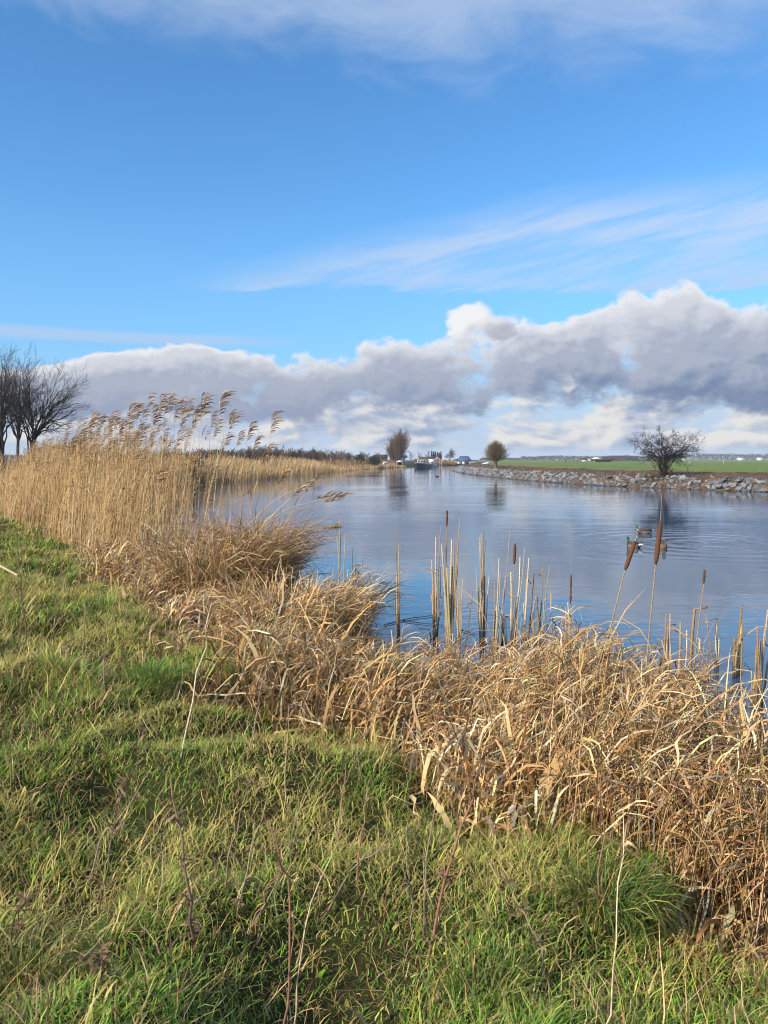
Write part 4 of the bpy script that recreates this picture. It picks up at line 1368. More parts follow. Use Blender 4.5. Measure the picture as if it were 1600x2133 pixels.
def hull(L, B, D, fore, mat, parent, name="hull", sheer=0.25):
    """boat hull lofted from stern (y=L) to bow (y=0)"""
    st = np.linspace(0, 1, 14); nr = 9
    V = []
    for t in st:
        b = B / 2 * (1 - (1 - min(t / fore, 1)) ** 2.2) ** 0.6 * (1 - 0.12 * max(0, (t - 0.8) / 0.2))
        b = max(b, 0.03)
        top = D * (1 + sheer * (1 - min(t / 0.5, 1)) ** 2)
        for j in range(nr):
            a = -math.pi / 2 + math.pi * j / (nr - 1)
            xx = b * math.sin(a); q = abs(math.sin(a))
            zz = -0.5 + (top + 0.5) * (1 - (1 - q ** 3.0))
            V.append((xx, t * L - (1 - t) ** 3 * (zz + 0.5) * 0.25, zz))
    V = np.array(V)
    i = (np.arange(len(st) - 1) * nr)[:, None] + np.arange(nr - 1)[None, :]
    Q = np.stack((i, i + 1, i + nr + 1, i + nr), -1).reshape(-1, 4)
    # deck
    e = np.arange(len(st) - 1) * nr
    D_ = np.stack((e, e + nr, e + nr + nr - 1, e + nr - 1), -1)
    S = np.array([[(len(st) - 1) * nr, (len(st) - 1) * nr + nr - 1, (len(st) - 1) * nr + nr // 2, (len(st) - 1) * nr + nr // 4]])
    return link(name, mk(name, V, [Q, D_, S], mat, smooth=False), parent)


def boats():
    Y = 208.0; k = Y / FOC
    r = empty("dark_barge", ((869.5 - 800) * k, Y, 0.0), math.radians(-16), label="dark-hulled river barge moored bow-on with a white wheelhouse", cat="boat")
    hull(13.0, 3.7, 1.15, 0.3, M_NAVY, r)
    c = part("wheelhouse", [box(-1.25, 1.25, 5.0, 8.5, 1.0, 2.25)], M_WHITEP, r)
    part("wheelhouse_roof", [box(-1.4, 1.4, 4.85, 8.7, 2.252, 2.34)], M_WHITEP, c)
    for s in (-0.8, 0.0, 0.8): part("window", [box(s - 0.32, s + 0.32, 4.965, 4.997, 1.55, 2.1)], M_GLASS, c)
    part("cargo_hatch", [box(-1.2, 1.2, 1.8, 4.9, 1.1, 1.45)], M_DARKW, r)
    V, F, C = tubes(np.array([[(0, 1.0, 1.2), (0, 1.0, 2.0), (0, 1.0, 2.9)]]), np.full((1, 3), 0.05), 5, np.ones((1, 3)))
    link("mast", mk("mast", V, F, M_GREYM), r)
    for s in (-1, 1):
        P = np.array([[(0, -0.15, 1.5), (s * 1.2, 1.6, 1.34), (s * 1.8, 4.0, 1.25), (s * 1.83, 9.0, 1.18)]])
        V, F, C = tubes(P, np.full((1, 4), 0.06), 4, np.ones((1, 3)))
        link("rubbing_strake", mk("rubbing_strake", V, F, M_PALE), r)
    Y = 226.0; k = Y / FOC
    r = empty("white_cruiser", ((893.0 - 800) * k, Y, 0.0), math.radians(-14), label="white motor cruiser with a cream cabin moored behind the dark barge", cat="boat")
    hull(9.0, 2.5, 0.95, 0.4, M_PALE, r)
    c = part("cabin", [box(-1.0, 1.0, 2.4, 6.8, 0.9, 1.75)], M_WHITEP, r)
    V = np.array([(-1.05, 3.0, 1.76), (1.05, 3.0, 1.76), (1.05, 6.6, 1.76), (-1.05, 6.6, 1.76), (-0.8, 3.3, 2.45), (0.8, 3.3, 2.45), (0.8, 6.4, 2.45), (-0.8, 6.4, 2.45)], float)
    Q = np.array([(0, 3, 2, 1), (4, 5, 6, 7), (0, 1, 5, 4), (1, 2, 6, 5), (2, 3, 7, 6), (3, 0, 4, 7)])
    link("canopy", mk("canopy", V, Q, M_CANVAS), c)
    for s in (-0.5, 0.5): part("window", [box(s - 0.38, s + 0.38, 2.36, 2.397, 1.2, 1.6)], M_GLASS, c)
    V, F, C = tubes(np.array([[(-1.0, 0.9, 1.15), (0, 0.2, 1.6), (1.0, 0.9, 1.15)]]), np.full((1, 3), 0.035), 4, np.ones((1, 3)))
    link("bow_rail", mk("bow_rail", V, F, M_GREYM), r)


def garden_bits():
    # white garden pavilion and caravan in front of the tall tree, long dark shed behind
    Y = 218.0; k = Y / FOC
    z = 0.8
    r = empty("garden_pavilion", ((832.5 - 800) * k, Y, z), label="small white open pavilion under the tall upswept tree", cat="pavilion")
    h = 0.95
    for sx in (-0.75, 0.75):
        for sy in (0, 1.4):
            part("post", [box(sx - 0.05, sx + 0.05, sy - 0.05, sy + 0.05, -0.1, h)], M_WHITEP, r)
    part("roof", [gable_roof(-0.9, 0.9, -0.2, 1.6, h + 0.005, h + 0.4, 'x', 0.6, 0.6, 0.1)], M_WHITEP, r)
    part("back_panel", [box(-0.7, 0.7, 1.44, 1.47, 0, h)], M_DARKW, r)
    Y = 214.0; k = Y / FOC
    r = empty("white_caravan", ((803 - 800) * k, Y, z), label="small white caravan left of the tall upswept tree", cat="caravan")
    b = part("body", [box(-0.7, 0.7, 0, 1.4, 0.15, 0.85), box(-0.6, 0.6, 0.05, 1.35, 0.851, 0.95)], M_WHITEP, r)
    part("window", [box(-0.4, 0.4, -0.02, -0.003, 0.45, 0.72)], M_GLASS, b)
    for s in (-0.4, 0.4):
        V, F, C = tubes(np.array([[(s - 0.08, 0.1, 0.12), (s, 0.1, 0.12), (s + 0.08, 0.1, 0.12)]]), np.full((1, 3), 0.16), 8, np.ones((1, 3)))
        link("wheel", mk("wheel", V, F, M_DARKW), r)
    Y = 212.0; k = Y / FOC
    V, F, C = merge([box(-0.55, 0.55, -0.2, 0.2, 0.0, 0.10), box(-0.45, 0.45, -0.14, 0.14, 0.1, 0.17)])
    o = link("white_dinghy", mk("white_dinghy", V, F, M_WHITEP), None, label="small white upturned dinghy on the grass below the caravan", cat="boat")
    o.location = ((808.5 - 800) * k, Y, 0.78); o.rotation_euler = (0, 0, 0.1)
    Y = 240.0; k = Y / FOC
    r = empty("dark_shed", ((793 - 800) * k, Y, 0.8), label="long low dark shed with a straight roof behind the scrub", cat="shed")
    h = EYE - (951.5 - HZ) * k - 0.8; hr = EYE - (946.8 - HZ) * k - 0.8
    part("wall", [box(-14 * k, 14 * k, 0, 4, -0.2, h)], M_DARKW, r)
    part("roof", [gable_roof(-15 * k, 15 * k, -0.3, 4.3, h, hr, 'x')], M_TILE, r)
    # pale tarpaulin heap behind the track
    Y = 190.0; k = Y / FOC
    V = np.array([(-1.0, 0, 0), (1.0, 0, 0), (1.0, 1.5, 0), (-1.0, 1.5, 0), (-0.5, 0.4, 0.25), (0.75, 0.35, 0.62), (0.8, 1.1, 0.6), (-0.4, 1.0, 0.22)], float)
    Q = np.array([(0, 3, 2, 1), (4, 5, 6, 7), (0, 1, 5, 4), (1, 2, 6, 5), (2, 3, 7, 6), (3, 0, 4, 7)])
    o = link("pale_tarpaulin", mk("pale_tarpaulin", V, Q, M_PALE), None, label="pale sloping tarpaulin between the barn and the pollard tree", cat="tarpaulin")
    o.location = ((1012 - 800) * k, Y, 1.25)


def field_bits():
    # low farm shed with a pale tent roof behind
    Y = 330.0; k = Y / FOC; z = 1.25
    r = empty("field_shed", ((1256 - 800) * k, Y, z), label="low open farm shed with a grey roof out in the field", cat="shed")
    h = EYE - (957.5 - HZ) * k - z
    part("wall", [box(-22 * k, 20 * k, 2.2, 2.5, -0.3, h)], plain_mat("weathered_board", (0.23, 0.18, 0.13), 0.9, 0.2, 0.4, 2.0), r)
    for i in range(6):
        cx = (-22 + i * 8.4) * k
        part("post", [box(cx - 0.09, cx + 0.09, 0, 0.18, -0.3, h)], M_DARKW, r)
    part("roof", [gable_roof(-24 * k, 21 * k, -0.3, 2.9, h, h + 0.42, 'x')], M_TILE, r)
    part("end_wall", [box(-22 * k, -15 * k, 0.3, 0.45, -0.3, h - 0.02)], M_CREAM, r)
    Y = 350.0; k = Y / FOC
    r = empty("pale_tent_roof", ((1246 - 800) * k, Y, z), label="pale yellowish pyramid roof rising behind the field shed", cat="barn")
    part("wall", [box(-8 * k, 8 * k, 0, 5, -0.3, 0.8)], M_CANVAS, r)
    part("roof", [gable_roof(-17 * k, 13 * k, -0.5, 5.5, 0.85, EYE - (951.8 - HZ) * k - z, 'x', 15 * k, 12 * k)], M_CANVAS, r)
    Y = 420.0; k = Y / FOC
    r = empty("orange_farmhouse", ((1220 - 800) * k, Y, z), label="small white and orange farmhouse left of the field shed", cat="house")
    part("wall", [box(-6 * k, 3 * k, 0, 4, -0.3, 1.1)], M_WHITEP, r)
    part("annex", [box(3.05 * k, 7 * k, 0.2, 4, -0.3, 1.3)], M_ORANGE, r)
    part("roof", [gable_roof(-7 * k, 4 * k, -0.3, 4.3, 1.1, 1.9, 'x')], M_TILE, r)
    for i, (px, Y, w, h, lab) in enumerate(((1425, 700, 26, 1.9, "low pale greenhouse just right of the crooked tree on the horizon"), (1545, 820, 11, 2.0, "small white shed on the horizon, left of the pair at far right"), (1585, 830, 9, 2.1, "small white shed on the horizon near the right edge"))):
        k = Y / FOC
        r = empty("horizon_shed", ((px - 800) * k, Y, z), label=lab, cat="shed")
        part("wall", [box(-w / 2 * k, w / 2 * k, 0, 6, -0.3, h)], M_WHITEP, r)
        part("roof", [gable_roof(-w / 2 * k - 0.3, w / 2 * k + 0.3, -0.3, 6.3, h, h + 1.0, 'x')], M_PALE, r)
    # fence posts across the field
    for i, px in enumerate((1178, 1186, 1195, 1203, 1211, 1507, 1437)):
        Y = (260.0 if i < 5 else 215.0); k = Y / FOC
        h = 1.0 if i < 5 else 0.95
        V, F, C = tubes(np.array([[(0, 0, -0.3), (0.01, 0, h * 0.5), (0.0, 0, h)]]), np.full((1, 3), 0.075), 6, np.ones((1, 3)))
        lab = "short dark field post, %s of five left of the shed" % ("leftmost", "second from left", "middle one", "fourth from left", "rightmost")[i] if i < 5 else ("pale lone post standing in the field right of the crooked tree" if i == 5 else "thin lone post in the field close to the crooked tree")
        o = link("fence_post", mk("fence_post", V, F, M_GREYM if i > 4 else M_DARKW), None, label=lab, cat="post", group="fence posts left of the field shed" if i < 5 else None)
        o.location = ((px - 800) * k, Y, float(z_right(np.array((px - 800) * k), np.array(Y))))


barn(); houses(); boats(); garden_bits(); field_bits()


# ================================================================== ducks
def loft(rings, n=12):
    """rings: (centre, half-width, half-height, colour, lower colour) along +x; closed skin"""
    V, C = [], []
    for (cx, cz, a, b, c1, c2) in rings:
        for j in range(n):
            t = 2 * math.pi * j / n
            V.append((cx, a * math.sin(t), cz + b * math.cos(t)))
            f = 0.5 - 0.5 * math.cos(t)
            C.append(np.array(c1) * (1 - smooth(np.array((f - 0.3) / 0.25))) + np.array(c2) * smooth(np.array((f - 0.3) / 0.25)))
    V = np.array(V); C = np.array(C); m = len(rings)
    i = (np.arange(m - 1) * n)[:, None] + np.arange(n)[None, :]
    j = (np.arange(m - 1) * n)[:, None] + (np.arange(n)[None, :] + 1) % n
    Q = np.stack((i, j, j + n, i + n), -1).reshape(-1, 4)
    caps = [np.arange(n)[None, ::-1], ((m - 1) * n + np.arange(n))[None, :]]
    return V, [Q, np.concatenate(caps)], C


def duck(x, y, rz, drake, label, cat="duck", scale=1.0, coot=False):
    r = empty("duck", (x, y, 0.0), rz, label=label, cat=cat, group=None if coot else "mallards on the river")
    r.scale = (scale,) * 3
    BK, WH = (0.012, 0.012, 0.014), (0.75, 0.74, 0.70)
    if coot: head = back = side = breast = rump = BK; ring = BK
    elif drake: head, back, side, breast, rump, ring = (0.012, 0.10, 0.045), (0.06, 0.042, 0.032), (0.19, 0.16, 0.125), (0.06, 0.026, 0.018), BK, WH
    else: head, back, side, breast, rump, ring = (0.09, 0.065, 0.04), (0.07, 0.05, 0.035), (0.20, 0.145, 0.085), (0.17, 0.11, 0.06), (0.12, 0.09, 0.06), (0.12, 0.08, 0.05)
    R = [(-0.33, 0.105, 0.010, 0.008, WH, WH), (-0.27, 0.10, 0.045, 0.022, WH, WH), (-0.22, 0.085, 0.075, 0.05, rump, rump), (-0.14, 0.06, 0.105, 0.085, rump, side), (-0.02, 0.045, 0.125, 0.105, back, side),
         (0.08, 0.045, 0.122, 0.105, back, side), (0.155, 0.05, 0.105, 0.098, back, breast), (0.205, 0.075, 0.075, 0.085, breast, breast), (0.225, 0.125, 0.048, 0.045, breast, breast), (0.222, 0.155, 0.038, 0.03, ring, ring),
         (0.221, 0.17, 0.037, 0.026, head, head), (0.223, 0.205, 0.042, 0.03, head, head), (0.235, 0.235, 0.045, 0.036, head, head), (0.262, 0.24, 0.038, 0.033, head, head), (0.285, 0.236, 0.022, 0.02, head, head)]
    V, F, C = loft(R)
    b = link("body", mk("body", V, F, M_FEATHER, C, smooth=True), r)
    bill = (0.42, 0.40, 0.12) if drake else (0.30, 0.16, 0.05)
    if coot: bill = (0.8, 0.78, 0.75)
    V, F, C = loft([(0.278, 0.232, 0.014, 0.014, bill, bill), (0.31, 0.225, 0.015, 0.009, bill, bill), (0.338, 0.221, 0.013, 0.005, bill, bill)], 8)
    link("bill", mk("bill", V, F, M_FEATHER, C, smooth=True), r)
    for s in (-1, 1):
        V, F, C = loft([(-0.004, 0, 0.001, 0.001, BK, BK), (0, 0, 0.006, 0.006, BK, BK), (0.004, 0, 0.001, 0.001, BK, BK)], 6)
        o = link("eye", mk("eye", V, F, M_FEATHER, C, smooth=True), r); o.location = (0.258, s * 0.037, 0.248)
        wc = back if not coot else BK
        W = loft([(-0.20, 0.135, 0.004, 0.01, BK, BK), (-0.12, 0.12, 0.016, 0.035, wc, wc), (0.02, 0.10, 0.022, 0.05, wc, wc), (0.11, 0.09, 0.014, 0.035, wc, wc), (0.15, 0.09, 0.004, 0.008, wc, wc)], 8)
        o = link("wing", mk("wing", W[0], W[1], M_FEATHER, W[2], smooth=True), r); o.location = (0, s * 0.095, 0.0)
    if drake:
        P = np.array([[(-0.22, 0, 0.125), (-0.26, 0, 0.15), (-0.245, 0, 0.175), (-0.225, 0, 0.165)]])
        V, F, C = tubes(P, np.array([[0.02, 0.016, 0.012, 0.006]]), 6, np.array([BK]))
        link("tail_curl", mk("tail_curl", V, F, M_FEATHER, C), r)
    return r


p = at(1342, 1111); duck(p[0], p[1], math.radians(180), True, "green-headed drake swimming left beyond the leaning cattail")
p = at(1321, 1140); duck(p[0], p[1], math.radians(115), True, "dark drake half hidden behind the leaning cattail's head")
p = at(1379, 1142); duck(p[0], p[1], math.radians(262), False, "brown hen mallard close beside the tallest cattail's head")
p = at(911, 993); duck(p[0], p[1], math.radians(170), False, "tiny black coot far out on the open water", "water bird", 1.0, True)


# ================================================================== cattails and broken stalks in the water
def poly(px_pts, Y, jit=0.0):
    return np.array([ad(a, b, Y) for a, b in px_pts])


def resample(P, K):
    d = np.concatenate(([0], np.cumsum(np.linalg.norm(np.diff(P, axis=0), axis=1))))
    t = np.linspace(0, d[-1], K)
    return np.stack([np.interp(t, d, P[:, i]) for i in range(3)], -1)


def rel(P, o): return P - np.asarray(o)[None, :]


STR = [(3, (0.40, 0.28, 0.14)), (2, (0.50, 0.38, 0.22)), (1.5, (0.30, 0.19, 0.09)), (1, (0.56, 0.46, 0.30))]


def cattail(px_base, py_base, pts, head, w, Y, label, spike=None, ragged=False, rs=0.0042):
    base = ad(px_base, py_base, Y); base[2] = min(base[2], -0.05)
    r = empty("cattail", tuple(base), label=label, cat="cattail", group="cattails at the water's edge")
    P = np.concatenate((base[None, :], poly(pts, Y)))
    c = np.array([(0.36, 0.24, 0.11)]); ct = np.array([(0.42, 0.28, 0.14)])
    Pk = resample(P, 9)
    V, F, C = tubes(rel(Pk, base)[None], np.linspace(rs, rs * 0.75, 9)[None], 6, c, ct)
    link("stem", mk("stem", V, F, M_STALK, C, smooth=True), r)
    H = resample(poly(head, Y), 11)
    rad = np.array([0.35, 0.85, 0.98, 1, 1, 1.02, 1.0, 1.0, 0.98, 0.9, 0.4]) * w / 2
    rng = np.random.default_rng(int(px_base))
    if ragged: rad = rad * (0.45 + 0.65 * rng.random(11))
    ch = np.array([(0.11, 0.050, 0.026)])
    V, F, C = tubes(rel(H, base)[None], rad[None], 10, ch, ch * 0.9)
    C = C * (1 + rng.normal(0, 0.12, (len(C), 1)))
    T = np.array([np.arange(10)[::-1], (len(V) - 10) + np.arange(10)])
    link("seed_head", mk("seed_head", V, [F, T], M_FUR, C, smooth=True), r)
    if spike:
        S = resample(poly(spike, Y), 4)
        V, F, C = tubes(rel(S, base)[None], np.linspace(0.0022, 0.001, 4)[None], 4, np.array([(0.45, 0.36, 0.24)]))
        link("spike", mk("spike", V, F, M_STALK, C), r)
    return r


def mat_fur():
    m, t = newmat("cattail_felt")
    a = t.nodes.new('ShaderNodeAttribute'); a.attribute_name = "tone"
    n = noise(pos(), 220.0, 4, 0.7)
    c = mixc(sstep(n, 0.4, 0.72) * 0.5, E(a.outputs['Color']), (0.21, 0.105, 0.055))
    finish(principled(c, 0.95, 0.1, normal=bump(n, 0.6, 0.004)).outputs[0])
    return m


M_FUR = mat_fur()
cattail(935, 1360, [(933, 1250), (931, 1100)], [(930.5, 1098), (931.5, 1063)], 0.036, 9.6, "frayed brown cattail, tallest of the stalk clump in mid water", [(931.5, 1064), (932, 1050)], True)
cattail(1064, 1350, [(1067, 1260), (1071, 1176)], [(1071, 1175), (1073, 1132)], 0.036, 9.4, "neat dark brown cattail with a spike, in the middle of the stalk clumps", [(1073, 1133), (1073.5, 1116)])
cattail(1186, 1345, [(1188, 1265), (1188.5, 1255)], [(1188.5, 1258), (1189.5, 1196)], 0.034, 9.6, "ragged shredded cattail with a long thin spike right of centre", [(1189.5, 1197), (1190.5, 1095)], True)
cattail(1228, 1690, [(1250, 1400), (1278, 1280), (1302, 1188)], [(1302, 1188), (1323, 1127)], 0.028, 5.0, "velvety brown cattail leaning to the right in front of the drakes", [(1323, 1128), (1333, 1096)], rs=0.0052)
cattail(1330, 1690, [(1345, 1400), (1356, 1280), (1366, 1176)], [(1366, 1176), (1376.5, 1084)], 0.030, 4.9, "tall thick velvety brown cattail, nearest and largest of all", [(1376.5, 1085), (1378, 1030)], rs=0.0056)
cattail(1436, 1560, [(1447, 1370), (1458, 1280), (1466, 1216)], [(1465.5, 1216), (1468, 1187)], 0.026, 5.6, "thin cattail with a short dark broken head at right", None, True, rs=0.0048)


def stalk_clump(px, py, tops, label, thick=1.0, wet=True):
    base = at(px, py, 0.0)
    Y = base[1]
    r = empty("stalk_clump", (base[0], Y, 0.0), label=label, cat="dead stalks", group="broken cattail stalks standing in the water")
    rng = np.random.default_rng(int(px * 7 + py))
    tops = list(tops) + [(tx + rng.normal(0, 4), ty + abs(rng.normal(0, 60)) + 15, w * 0.8) for (tx, ty, w) in tops[:4]]
    for (tx, ty, w) in tops:
        y = Y + rng.normal(0, 0.07)
        top = ad(tx, ty, y)
        bx = base[0] + (top[0] - base[0]) * 0.12 + rng.normal(0, 0.02)
        b = np.array((bx, y, -0.25))
        P = np.array([b + (top - b) * f + np.array((rng.normal(0, 0.003), 0, 0)) for f in np.linspace(0, 1, 5)])
        if rng.random() < 0.28:                       # snapped: the top hangs to one side
            sx = rng.choice((-1, 1)) * (0.05 + 0.10 * rng.random())
            P[4] = P[3] + np.array((sx, rng.normal(0, 0.04), rng.uniform(-0.10, 0.05)))
        P[1:4, 0] += rng.normal(0, 0.006, 3)
        n = 6
        c0 = pick(1, STR, rng, 0.22)
        cb = np.array([(0.07, 0.045, 0.025)])
        V, F, C = tubes(rel(P, (base[0], Y, 0))[None], (np.array([1.25, 1.1, 0.95, 0.8, 0.62]) * 0.0115 * w ** 0.8 * thick)[None], n, c0)
        # rotten dark foot near the waterline
        zz = V[:, 2:3]
        f = smooth((zz - 0.02) / 0.22)
        C = cb * (1 - f) + C * f
        T = (len(V) - n + np.arange(n))[None, :]
        link("stalk", mk("stalk", V, [F, T], M_STALK, C, smooth=True), r)
    return r


CL = [
    (712, 1300, [(707, 1075, .6), (700, 1098, .5), (720, 1112, .7)], "three thin pale stalks leaning over the drowned twigs at left"),
    (740, 1312, [(733, 1140, 1.1), (742, 1118, 1.2), (748, 1122, .9), (748, 1240, 1.2)], "cluster of stout grey-tan stalks at the left end of the row"),
    (832, 1318, [(825, 1096, .7), (831, 1085, .5), (828, 1140, 1.2), (818, 1210, .9), (826, 1224, .7)], "lone stalk pair with a short stub in open blue water"),
    (906, 1335, [(901, 1128, 1.0), (908, 1119, 1.1), (914, 1126, .9), (895, 1195, 1.1), (903, 1196, 1.0), (918, 1098, .7), (930, 1178, .5)], "dense stalk sheaf left of the frayed cattail"),
    (936, 1368, [(919, 1132, 1.3), (930, 1182, 1.6), (931, 1098, .7), (941, 1124, 1.0), (947, 1123, .9), (958, 1078, .7), (956, 1125, .8), (943, 1180, 1.4)], "thickest stalk sheaf, around the frayed cattail's foot"),
    (958, 1382, [(948, 1210, 1.2), (958, 1220, .9), (965, 1172, .45), (986, 1198, .4)], "slender stalks bending right of the thickest sheaf"),
    (1003, 1350, [(998, 1118, .7), (1004, 1112, 1.0), (1008, 1106, .9), (1011, 1124, .8), (1013, 1180, .6), (996, 1220, 1.1), (1010, 1200, 1.2)], "tall stalk sheaf midway between the two upright cattails"),
    (1024, 1375, [(1040, 1163, .6), (1040, 1210, 1.0), (1030, 1212, .8), (1061, 1103, .3)], "crossing stalks leaning right in front of the tall sheaf"),
    (1048, 1348, [(1046, 1243, 1.5), (1051, 1246, 1.3)], "short thick pale stub pair beside the neat cattail"),
    (1066, 1355, [(1065, 1192, 1.1), (1084, 1160, 1.1), (1078, 1190, 1.0), (1092, 1141, .35)], "stalks round the foot of the neat dark cattail"),
    (1092, 1342, [(1101, 1146, 1.0), (1117, 1130, .9), (1090, 1256, .8)], "two long pale stalks leaning right past the neat cattail"),
    (1122, 1348, [(1112, 1252, .8), (1120, 1224, .7), (1131, 1175, .6), (1145, 1180, .6), (1117, 1247, .6), (1128, 1252, .8), (1124, 1255, .7)], "fan of thin stalks between the neat and the ragged cattail"),
    (1186, 1350, [(1180, 1226, 1.0), (1184, 1254, 1.1)], "pair of pale stubs at the ragged cattail's foot"),
    (1388, 1420, [(1393, 1248, 1.0), (1398, 1247, .9), (1388, 1278, .9)], "split pale stalks just right of the tallest cattail"),
    (1424, 1440, [(1451, 1194, 1.5), (1418, 1295, 1.2), (1430, 1312, .9)], "wide pale flat stalk leaning right beside the broken-headed cattail"),
    (1492, 1392, [(1493, 1240, 1.6), (1498, 1330, .8), (1470, 1278, .5)], "single straight thick tan stalk right of the broken-headed cattail"),
    (1534, 1410, [(1532, 1288, 1.6), (1545, 1260, 1.6), (1547, 1290, .8), (1541, 1352, 1.1)], "two broad cut stalks near the right edge"),
    (1580, 1475, [(1588, 1268, .7), (1599, 1270, 1.1), (1566, 1358, 1.1), (1580, 1330, 1.0), (1578, 1304, 1.0), (1593, 1312, 1.1)], "bundle of split stalks at the right edge of the water"),
]
for (a, b, tops, lab) in CL: stalk_clump(a, b, tops, lab)


def drowned(px_pts, label, name, rad, col, z=0.015, twigs=0, seed=1):
    P = np.array([at(a, b, z) for a, b in px_pts]); o = P[0].copy()
    r = empty(name, tuple(o), label=label, cat="branch")
    Pk = resample(P, 8); rng = np.random.default_rng(seed)
    V, F, C = tubes(rel(Pk, o)[None], np.linspace(rad, rad * 0.4, 8)[None], 6, np.array([col]))
    link("branch", mk("branch", V, F, M_BARK, C, smooth=True), r)
    for k in range(twigs):
        i = rng.integers(1, 7); th = rng.random() * 6.283
        T = arcs(rel(Pk, o)[i][None], np.array([0.15 + 0.2 * rng.random()]), np.array([th]), np.array([0.8]), np.array([1.5]), 5, 1)
        V, F, C = tubes(T, np.linspace(rad * 0.4, rad * 0.12, 5)[None], 4, np.array([col]))
        link("twig", mk("twig", V, F, M_BARK, C), r)


drowned([(800, 1302), (850, 1288), (905, 1282), (935, 1270)], "dark drowned branch floating between the left stalk clumps", "floating_branch", 0.008, (0.05, 0.034, 0.022), twigs=3)
drowned([(838, 1292), (880, 1298), (928, 1303)], "second dark floating branch touching the dense stalk sheaf", "floating_branch", 0.009, (0.07, 0.045, 0.028), twigs=2, seed=2)
drowned([(793, 1214), (811, 1212)], "small dark stick floating in open blue water at left", "floating_stick", 0.010, (0.03, 0.022, 0.015), seed=3)
drowned([(960, 1312), (990, 1320)], "thin dark stick floating right of the thickest stalk sheaf", "floating_stick", 0.008, (0.03, 0.022, 0.015), seed=4)


# dark twiggy bush dipping into the water at the left
def drowned_bush():
    rng = np.random.default_rng(19)
    b = at(690, 1270, 0.1)
    prm = dict(seg=[5, 4, 3, 3], wig=[0.12, 0.2, 0.25, 0.25], up=[-0.1, -0.05, -0.1, -0.15], n=[5, 4, 3], **{'from': [0.3, 0.25, 0.2]}, ang=[0.7, 0.8, 0.8], len=[0.5, 0.5, 0.5], rr=[0.6, 0.6, 0.7], tip=[0.4, 0.4, 0.5, 0.6], rmin=0.0022, wind=0.1)
    out = []
    for k in range(6):
        grow(rng, out, np.array((0, 0, 0.0)), nrm(np.array((0.8, rng.normal(0, 0.4), 0.15 + 0.5 * rng.random()))), 0.75, 0.006, 0, prm)
    root = empty("drowned_bush", tuple(b), label="dark leafless twigs dipping into the water by the left stalks", cat="bush")
    a, c = tree_parts(out, prm, 1, (0.02, 0.015, 0.012), (0.02, 0.015, 0.012), rng)
    link("trunk", mk("trunk", a[0], a[1], M_BARK, a[2]), root)
    link("twigs", mk("twigs", c[0], c[1], M_BARK, c[2]), root)


drowned_bush()


# ================================================================== single reeds standing out of the bed
def reed(px_pts, Y, label, size=0.26, group=None, leaves=2, rs=0.0042):
    P = poly(px_pts, Y); o = P[0].copy(); o[2] = max(o[2], gz(o[0], o[1])) if o[2] < 0 else o[2]
    r = empty("plumed_reed", tuple(P[0]), label=label, cat="reed", group=group)
    rng = np.random.default_rng(int(px_pts[-1][0] * 3 + px_pts[-1][1]))
    # smooth curve through the given points
    Pk = resample(P, 12)
    for _ in range(2): Pk[1:-1] = (Pk[:-2] + 2 * Pk[1:-1] + Pk[2:]) / 4
    c = pick(1, G_REED, rng)
    V, F, C = tubes(rel(Pk, P[0])[None], np.linspace(rs, rs * 0.45, 12)[None], 5, c * 0.9, c * 1.1)
    link("stem", mk("stem", V, F, M_STEM, C, smooth=True), r)
    d = nrm(Pk[-1] - Pk[-2])
    ps = plume_parts((Pk[-1] - P[0])[None], d[None], np.array([size]), 18, rng)
    V, F, C = merge(ps)
    link("plume", mk("plume", V, F, M_STRAW, C), r)
    for k in range(leaves):
        i = rng.integers(3, 10); a = WIND + rng.normal(0, 0.5)
        Pl = arcs(rel(Pk, P[0])[i][None], np.array([0.25 + 0.2 * rng.random()]), np.array([a]), np.array([0.4]), np.array([1.7]), 6, 1.2)
        V, F, C = ribbons(Pl, np.array([[0.5, 1, 1, 0.8, 0.5, 0.06]]) * 0.013, acr(np.array([a])), c)
        link("leaf", mk("leaf", V, F, M_STRAW, C), r)
    return r


reed([(540, 1130), (556, 1000), (566, 868)], 12.2, "tall solitary plumed reed standing farthest right against the sky", 0.30)
reed([(480, 1130), (500, 1010), (520, 885)], 12.6, "plumed reed second from the right, its plume below the cloud edge", 0.28)
reed([(505, 1140), (520, 1050), (560, 930)], 12.4, "short bent plumed reed beside the solitary tall one", 0.22)
reed([(440, 1120), (452, 980), (458, 824)], 13.4, "tallest plumed reed of all at the bed's right-hand end", 0.36)
reed([(420, 1120), (440, 1000), (486, 868)], 13.0, "plumed reed leaning right between the tallest and the solitary one", 0.27)
reed([(515, 1120), (600, 1065), (712, 1040)], 11.6, "drooping plumed reed bowed out low over the water", 0.30)
reed([(500, 1110), (570, 1040), (660, 1000)], 11.9, "slanting thin reed with a sparse plume above the bowed one", 0.20)
reed([(525, 1150), (610, 1100), (700, 1105)], 11.2, "reed with a hanging plume nearly touching the left stalks", 0.22)
reed([(510, 1130), (590, 1060), (690, 1035)], 11.9, "upper bowed reed with a dark one-sided plume over the water", 0.24)
reed([(545, 1140), (615, 1060), (645, 1010)], 12.0, "thin slanting reed with a faded plume against the water", 0.16)
